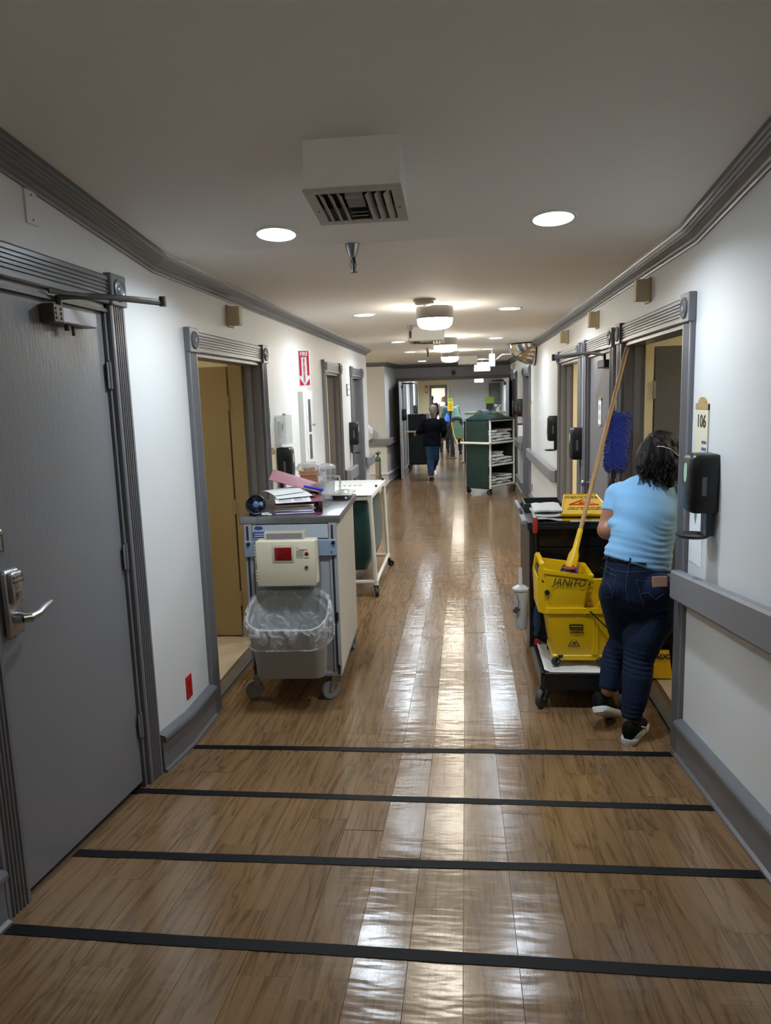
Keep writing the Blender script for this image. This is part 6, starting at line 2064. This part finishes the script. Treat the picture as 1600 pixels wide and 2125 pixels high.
# ------------------------------------------------------------------ generic dressed figure for the people further away
def figure(label, J, cols, vox=.014, gown=False, hairlen=.0, base=None, scale=1.0):
    """J: joints; cols: skin, top, trousers, shoes, hair"""
    sk, tp_, tr, sh, hr = cols
    t = thing('person', label, 'person', base or (J['pel'][0], J['pel'][1], 0))
    G = {k: V(v) for k, v in J.items() if k != 'sleeve'}
    side = (G['shr'] - G['shl']).normalized()
    spv = (G['neck'] - G['pel']).normalized()
    fw = spv.cross(side).normalized() * -1
    s = scale
    b = B()
    T_ = lambda f_: G['pel'].lerp(G['neck'], f_)
    sect(b, [(T_(-.08), side * .13 * s, fw * .10 * s), (T_(.05), side * .155 * s, fw * .11 * s), (T_(.35), side * .135 * s, fw * .10 * s), (T_(.7), side * .165 * s, fw * .115 * s), (T_(.9), side * .15 * s, fw * .08 * s), (T_(1.0), side * .06 * s, fw * .06 * s)])
    limb(b, [T_(.95), G['neck'], G['head']], [.06 * s, .055 * s, .05 * s])
    M3_, g_ = head(b, G['head'], G['look'], (0, 0, 1) if abs(V(G['look']).normalized().z) < .8 else (0, 1, .3), s)
    for a in 'lr':
        limb(b, [G['sh' + a], G['el' + a], G['ha' + a]], [.052 * s, .042 * s, .028 * s])
        hand(b, G['ha' + a], (G['ha' + a] - G['el' + a]), (0, 0.3, 1), s, .35, 1 if a == 'l' else -1)
        limb(b, [G['hip' + a], G['kn' + a], G['an' + a]], [.078 * s, .055 * s, .04 * s])
    link('body', remesh(b, 'body', vox, 4), sk, t)
    b = B()
    k = 1.14
    lo = -.28 if gown else -.16
    secs = [(T_(lo), side * (.20 if gown else .185) * s, fw * .15 * s), (T_(.05), side * .185 * s, fw * .135 * s), (T_(.35), side * .16 * s, fw * .125 * s), (T_(.7), side * .19 * s, fw * .135 * s), (T_(.92), side * .17 * s, fw * .10 * s), (T_(1.0), side * .08 * s, fw * .075 * s)]
    if gown:
        c0 = G['pel'].copy(); c0.z = .45
        secs = [(c0, side * .22 * s, Vector((fw.x, fw.y, 0)).normalized() * .20 * s)] + secs[1:]
    sect(b, secs)
    for a in 'lr':
        end = G['el' + a].lerp(G['ha' + a], J.get('sleeve', .85))
        limb(b, [G['sh' + a], G['el' + a], end], [.072 * s, .060 * s, .046 * s], ball=False)
        b.ell(G['sh' + a], .073 * s, 14, 10); b.ell(G['el' + a], .060 * s, 12, 8)
    me_ = remesh(b, 'top', vox, 4)
    displace(me_, lambda co: np.array([.010 * noise.noise((c[0] * 7, c[1] * 7, c[2] * 11)) for c in co]))
    link('gown' if gown else 'top', me_, tp_, t)
    b = B()
    sect(b, [(T_(.10), side * .16 * s, fw * .12 * s), (T_(-.05), side * .175 * s, fw * .13 * s), (T_(-.16), side * .15 * s, fw * .12 * s)])
    for a in 'lr':
        limb(b, [G['hip' + a], G['kn' + a], G['an' + a]], [.095 * s, .072 * s, .056 * s], ball=False)
        b.ell(G['hip' + a], .095 * s, 14, 10); b.ell(G['kn' + a], .072 * s, 12, 8)
    me_ = remesh(b, 'trousers', vox, 4)
    link('trousers', me_, tr, t)
    for a in 'lr':
        he = G['an' + a] - Vector((0, 0, G['an' + a].z - .004)) if G['an' + a].z < .14 else G['an' + a] + Vector((0, -.03, -.085))
        to = V(J['toe' + a])
        shoe(t, he, to, (0, 0, 1) if G['an' + a].z < .14 else (0, .5, .8), .046 * s, sh, sh, .085 * s)
    b = B()
    b.ell(G['head'] + M3_ @ Vector((0, -.024, .035)) * s, (.084 * s, .096 * s, .088 * s), 18, 12, M3_)
    if hairlen:
        back = G['head'] + M3_ @ Vector((0, -.07, .0)) * s
        limb(b, [back, back + Vector((0, -.02, -.08)), back + Vector((.0, -.02, -.08 - hairlen))], [.06 * s, .05 * s, .028 * s])
    me_ = remesh(b, 'hair', max(vox * .7, .009), 2)
    displace(me_, lambda co: np.array([.006 * noise.noise((c[0] * 40, c[1] * 40, c[2] * 14)) for c in co]))
    link('hair', me_, hr, t)
    return t
M_navyj = mat('navy_jacket', '#090b13', .9, spec=.08, var=.15, vscale=8)
M_bjean = mat('blue_denim', '#2a4468', .85, spec=.2, var=.25, vscale=10)
M_greyh = mat('grey_blond_hair', '#66594d', .5, var=.3, vscale=40)
M_dshoe = mat('dark_shoe', '#1b1b1d', .5)
figure('person in navy jacket and blue jeans walking away with grey ponytail', dict(
    pel=px(896, 918, 14.95), neck=px(898, 868, 15.02), head=px(899, 852, 15.06), look=(.05, .97, -.2),
    shl=px(879, 874, 15.0), shr=px(917, 874, 15.0), ell=px(873, 893, 14.95), elr=px(922, 893, 14.95), hal=px(866, 898, 15.12), har=px(919, 908, 15.1),
    hipl=px(890, 922, 14.95), hipr=px(903, 922, 14.95), knl=px(894, 955, 15.0), knr=px(905, 952, 15.1), anl=(-.70, 14.95, .10), anr=px(900, 968, 15.35),
    toel=(-.69, 15.17, .004), toer=px(902, 972, 15.58), sleeve=.9), (M_pale, M_navyj, M_bjean, M_dshoe, M_greyh), .013, hairlen=.16, base=(-.68, 14.95, 0))
M_gown = mat('pale_green_gown', '#56776a', .8, var=.08)
M_blus = mat('royal_blue_scrub', '#1f4c9c', .8, var=.1)
M_brn = mat('brown_skin', '#6a4534', .5)
M_blkh = mat('black_hair', '#100e0e', .5)
def bent(cx, cy, label, cols, gown, dirx=-1.0, h=.92, lean_=.62):
    """a person bending forward over something, seen from behind"""
    figure(label, dict(pel=(cx, cy, h), neck=(cx + dirx * .22, cy + .28, h + .36), head=(cx + dirx * .30, cy + .42, h + .40), look=(dirx * .4, .7, -.55),
        shl=(cx + dirx * .20 - .17, cy + .22, h + .34), shr=(cx + dirx * .20 + .17, cy + .30, h + .34), ell=(cx + dirx * .26 - .24, cy + .34, h + .06), elr=(cx + dirx * .2 + .22, cy + .42, h + .06),
        hal=(cx + dirx * .34 - .12, cy + .52, h - .12), har=(cx + dirx * .3 + .16, cy + .58, h - .1), hipl=(cx - .09, cy, h - .06), hipr=(cx + .09, cy, h - .06), knl=(cx - .10, cy + .04, .48), knr=(cx + .10, cy + .06, .48),
        anl=(cx - .10, cy, .09), anr=(cx + .10, cy + .02, .09), toel=(cx - .11, cy + .22, .004), toer=(cx + .11, cy + .24, .004)), cols, .016, gown=gown)
bent(-.24, 21.6, 'person in pale green gown bending over beyond the fire doors', (M_brn, M_gown, mat('dark_trousers', '#22252c', .8), M_dshoe, M_blkh), True, -.7, 1.0)
bent(-.62, 22.4, 'person in royal blue top bending behind the wheelchair', (M_brn, M_blus, MATS['dark_trousers'], M_dshoe, M_blkh), False, .8, .92)
def upright(cx, cy, label, cols, look, hl=0.0):
    figure(label, dict(pel=(cx, cy, .95), neck=(cx, cy + .02, 1.44), head=(cx, cy + .04, 1.60), look=look, shl=(cx - .17, cy, 1.38), shr=(cx + .17, cy, 1.38), ell=(cx - .22, cy + .02, 1.10), elr=(cx + .22, cy + .02, 1.10),
        hal=(cx - .18, cy + .2, .98), har=(cx + .18, cy + .2, .98), hipl=(cx - .09, cy, .90), hipr=(cx + .09, cy, .90), knl=(cx - .10, cy + .02, .50), knr=(cx + .10, cy + .02, .50), anl=(cx - .10, cy, .09), anr=(cx + .10, cy, .09), toel=(cx - .11, cy + .2, .004), toer=(cx + .11, cy + .2, .004)), cols, .018, hairlen=hl)
upright(-1.22, YE + .75, 'person in navy top standing in the bright far doorway', (M_brn, mat('navy_top', '#1b2348', .8), MATS['dark_trousers'], M_dshoe, M_blkh), (.3, .9, 0))
upright(-.80, YE + 1.65, 'person with blond hair and white coat in the bright far doorway', (M_pale, mat('white_coat', '#dfe3e6', .8), MATS['dark_trousers'], M_dshoe, mat('blond_hair', '#a5824f', .5, var=.3)), (.6, -.5, 0), .06)

# ================================================================== BEYOND THE FIRE DOORS
M_dgrn = mat('black_green_cloth', '#171f20', .75, var=.2, vscale=8)
t = thing('laundry_cart', 'dark green covered laundry cart behind the left fire door leaf', 'laundry cart', (-1.12, 17.5, 0))
gx0, gx1, gy0, gy1 = -1.33, -.88, 17.25, 17.85
for x in (gx0, gx1):
    for y in (gy0, gy1):
        q = B(); q.cyl((x, y, .10), (x, y, 1.28), .017, n=10); q.ob('post', M_pvc, t, True)
        caster(t, x, y, .045, .10, 1.0, M_blkrub, M_black, .024)
drape('front_cover', lambda u, v: (gx0 + .012 + (gx1 - gx0 - .024) * u, gy0 - .022 + .01 * wob(u * 2, v * 2, 5), .12 + 1.17 * v), 12, 20, M_dgrn, t)
drape('side_cover', lambda u, v: (gx1 + .022 + .01 * wob(u * 2, v * 2, 9), gy0 + (gy1 - gy0) * u, .12 + 1.17 * v), 10, 18, M_dgrn, t)
drape('top_cover', lambda u, v: (gx0 - .01 + (gx1 - gx0 + .02) * u, gy0 - .01 + (gy1 - gy0 + .02) * v, 1.295 + .03 * wob(u * 2, v * 2, 2)), 10, 10, M_dgrn, t)
q = B(); q.tube([(gx0 + .04, gy0 - .03, .905), (gx0 - .03, gy0 - .10, .905), (gx0 + .05, gy0 - .12, .905), (gx1 - .10, gy0 - .12, .905), (gx1, gy0 - .10, .905), (gx1, gy0 - .03, .905)], .020, 10); q.ob('push_handle', M_pvc, t, True)
q = B()
for z in (.14, .50, .88):
    for a, c in (((gx0, gy0), (gx1, gy0)), ((gx0, gy1), (gx1, gy1)), ((gx0, gy0), (gx0, gy1)), ((gx1, gy0), (gx1, gy1))):
        q.cyl((a[0], a[1], z), (c[0], c[1], z), .015, n=8)
q.ob('rails', M_pvc, t, True)
for i in range(3):
    o = link('towel', TM[i], M_towel, None, (-1.13 + .02 * i, 17.55, .168 + i * .054))
    tag(o, ['white towel at the bottom of the low pile in the dark green laundry cart', 'middle white towel low in the dark green laundry cart', 'upper white towel low in the dark green laundry cart'][i], 'towel', 'towels in the dark green laundry cart')

M_post = mat('black_post', '#121213', .4)
def stanchion(x, y, h_, label):
    t = thing('stanchion', label, 'stanchion', (x, y, 0), 'black barrier posts')
    q = B(); q.lathe([(.15, .0), (.15, .012), (.05, .03), (.03, .035)], (x, y, 0), 24); q.ob('base', M_post, t, True)
    q = B(); q.cyl((x, y, .03), (x, y, h_), .026, n=14); q.ob('post', M_post, t, True)
    q = B(); q.lathe([(.036, h_ - .06), (.040, h_ - .04), (.040, h_), (.0, h_ + .01)], (x, y, 0), 14); q.ob('cap', M_post, t, True)
    return t
stanchion(-.38, 20.2, 1.28, 'black barrier post holding the yellow and green notices')
stanchion(.0, 18.8, 1.05, 'black barrier post beside the linen cart, nearer of the two')
t = thing('notice_board', 'yellow and green paper notices on the black barrier post', 'notice', (-.38, 20.16, 1.28))
q = B(); q.box(-.455, -.30, 20.155, 20.162, 1.30, 1.54); ye = q.ob('yellow_sheet', mat('yellow_sheet', '#d9b52a', .7), t)
q = B(); q.box(-.455, -.32, 20.163, 20.17, 1.54, 1.64); q.ob('green_sheet', mat('green_sheet', '#8fae3c', .7), t)
q = B(); q.box(-.39, -.37, 20.163, 20.172, 1.20, 1.60); q.ob('clip', M_post, t)
q = B()
for k in range(5):
    q.box(-.43, -.33, 20.1535, 20.155, 1.34 + k * .035, 1.352 + k * .035)
q.ob('print', M_ink, ye)
t = thing('barrier_chain', 'yellow plastic chain hanging between the two black posts', 'chain', (-.2, 19.5, .4))
q = B()
A_, C_ = Vector((-.36, 20.17, .98)), Vector((-.01, 18.84, .92))
N_ = 56
for k in range(N_):
    f_ = (k + .5) / N_
    p = A_.lerp(C_, f_); p.z -= 2.0 * f_ * (1 - f_)
    f2 = f_ + .004
    p2 = A_.lerp(C_, f2); p2.z -= 2.0 * f2 * (1 - f2)
    d = (p2 - p).normalized()
    n_ = d.orthogonal().normalized()
    if k % 2:
        n_ = d.cross(n_)
    q.tube([p + d * .024 * math.cos(a) + n_ * .012 * math.sin(a) for a in [2 * math.pi * i / 10 for i in range(10)]], .0045, 5, closed=True)
o = q.ob('links', mat('chain_yellow', '#dca51c', .4), t, True); o['kind'] = 'stuff'

t = thing('wheelchair', 'black wheelchair beyond the barrier post', 'wheelchair', (-.55, 20.9, 0))
wx0, wx1, wy0 = -.80, -.32, 20.9
for x in (wx0, wx1):
    q = B(); q.tube([(x, wy0 + .30 * math.cos(a), .30 + .30 * math.sin(a)) for a in [2 * math.pi * k / 28 for k in range(28)]], .016, 8, closed=True)
    whl = q.ob('wheel', M_blkrub, t, True)
    q = B(); q.tube([(x + (.03 if x > -.5 else -.03), wy0 + .265 * math.cos(a), .30 + .265 * math.sin(a)) for a in [2 * math.pi * k / 24 for k in range(24)]], .007, 6, closed=True); q.ob('push_rim', M_chrome, whl, True)
    for k in range(10):
        a = 2 * math.pi * k / 10
        q = B(); q.cyl((x, wy0, .30), (x, wy0 + .295 * math.cos(a), .30 + .295 * math.sin(a)), .0025, n=5); q.ob('spoke', M_chrome, whl)
    q = B(); q.tube([(x * .97 - .015, wy0 - .16, .98), (x * .97 - .015, wy0 - .08, .96), (x * .97 - .015, wy0 - .03, .90), (x * .97 - .015, wy0, .30)], .013, 8); q.tube([(x * .97 - .015, wy0, .50), (x * .97 - .015, wy0 + .42, .50), (x * .97 - .015, wy0 + .5, .12)], .012, 8); q.ob('frame', M_chrome, t, True)
    q = B(); q.cyl((x * .97 - .015, wy0 - .20, .985), (x * .97 - .015, wy0 - .10, .965), .018, n=10); q.ob('grip', M_black, t, True)
    q = B(); q.tube([(x * .97 - .015, wy0 + .45 + .08 * math.cos(a), .09 + .085 * math.sin(a)) for a in [2 * math.pi * k / 16 for k in range(16)]], .012, 6, closed=True); q.ob('front_wheel', M_blkrub, t, True)
q = B(); q.box(wx0 + .03, wx1 - .03, wy0 - .03, wy0 - .015, .50, .90, .005); q.ob('backrest', M_black, t)
q = B(); q.box(wx0 + .03, wx1 - .03, wy0, wy0 + .42, .48, .51, .008); q.ob('seat', M_black, t)

t = thing('counter', 'nurses station counter with sage top beyond the linen cart', 'counter', (.65, 24.6, 0))
q = B(); q.box(.02, 1.34, 24.62, 25.2, 0, 1.09); q.ob('front', mat('counter_white', '#c6c9c6', .5), t)
q = B(); q.box(-.02, 1.34, 24.55, 25.25, 1.09, 1.135, .006); q.ob('top', mat('sage_laminate', '#8f9678', .4), t)
t = thing('monitor', 'black monitor with green note on the counter', 'monitor', (.86, 24.9, 1.135))
q = B(); q.box(.72, .94, 24.88, 24.91, 1.20, 1.42, .006); q.ob('screen', M_black, t)
q = B(); q.box(.80, .86, 24.86, 24.93, 1.135, 1.22); q.ob('stand', M_black, t)
q = B(); q.box(.68, .98, 24.872, 24.879, 1.40, 1.62); q.ob('note', MATS['green_sheet'], t)
t = thing('flowers', 'pink and white flowers in a pot on the counter', 'flowers', (1.12, 24.75, 1.135))
q = B(); q.lathe([(.05, 0), (.07, .09), (.06, .09)], (1.10, 24.75, 1.136), 16); q.ob('pot', M_white, t, True)
for k in range(14):
    a = k * 2.4; r_ = .03 + .006 * k
    q = B(); p = (1.10 + math.cos(a) * r_, 24.75 + math.sin(a) * r_ * .6, 1.27 + .07 * math.sin(k * 1.7))
    q.ell(p, (.030, .030, .024), 10, 6); fl_ = q.ob('blossom', mat('pink_petal', '#d3a0ab', .7) if k % 2 else M_white, t, True)
    q = B(); q.cyl((1.10, 24.75, 1.21), p, .003, n=5); q.ob('stem', mat('stem_green', '#4f6b3c', .7), fl_)
t = thing('supply_box', 'white supply box on the counter beside the monitor', 'box', (.55, 24.75, 1.135))
q = B(); q.box(.62, .70, 24.70, 24.80, 1.136, 1.19, .004); q.ob('carton', M_white, t)
q = B(); q.box(.64, .68, 24.699, 24.7005, 1.15, 1.18); q.ob('blue_label', M_blu, t)

def box_dispenser(x, y, z, s, label):
    t = thing('gel_dispenser', label, 'dispenser', (x, y, z), 'black wall dispensers beyond the fire doors')
    q = B(); q.box(x, x + s * .11, y - .065, y + .065, z, z + .27, .015, seg=2); q.ob('shell', M_black, t, True)
    q = B(); q.box(x + s * .045, x + s * .065, y - .067, y + .067, z + .09, z + .17); q.ob('side_window', M_slot, t)
box_dispenser(XF, 17.75, 1.15, 1, 'black dispenser just behind the left fire door leaf')
box_dispenser(XF, 21.9, 1.18, 1, 'black dispenser further along the far left wall')
for i, y in enumerate((18.6, 20.6, 22.6)):
    box_dispenser(XR + .35, y, 1.20, -1, ['first black dispenser on the far right wall', 'second black dispenser on the far right wall', 'third black dispenser on the far right wall'][i])
t = thing('fire_sign', 'small red sign on the cream wall at the far end', 'sign', (-1.38, YE, 1.8))
q = B(); q.box(-1.42, -1.33, YE - .008, YE, 1.82, 2.08); q.ob('panel', M_sr, t)
q = B(); q.box(-1.40, -1.35, YE - .0095, YE - .008, 1.86, 2.02); q.ob('arrow', M_paper, t)
t = thing('exit_sign', 'small lit exit sign far beyond the fire doors', 'exit sign', (.48, 24.0, CZ))
q = B(); q.box(.32, .62, 24.0, 24.04, 2.08, 2.24, .004); q.ob('housing', M_white, t)
q = B(); q.box(.335, .605, 23.993, 24.0, 2.095, 2.225); q.ob('lit_face', MATS['exit_glow'], t)
q = B(); q.cyl((.47, 24.02, 2.23), (.47, 24.02, CZ), .01, n=8); q.ob('stem', M_white, t)
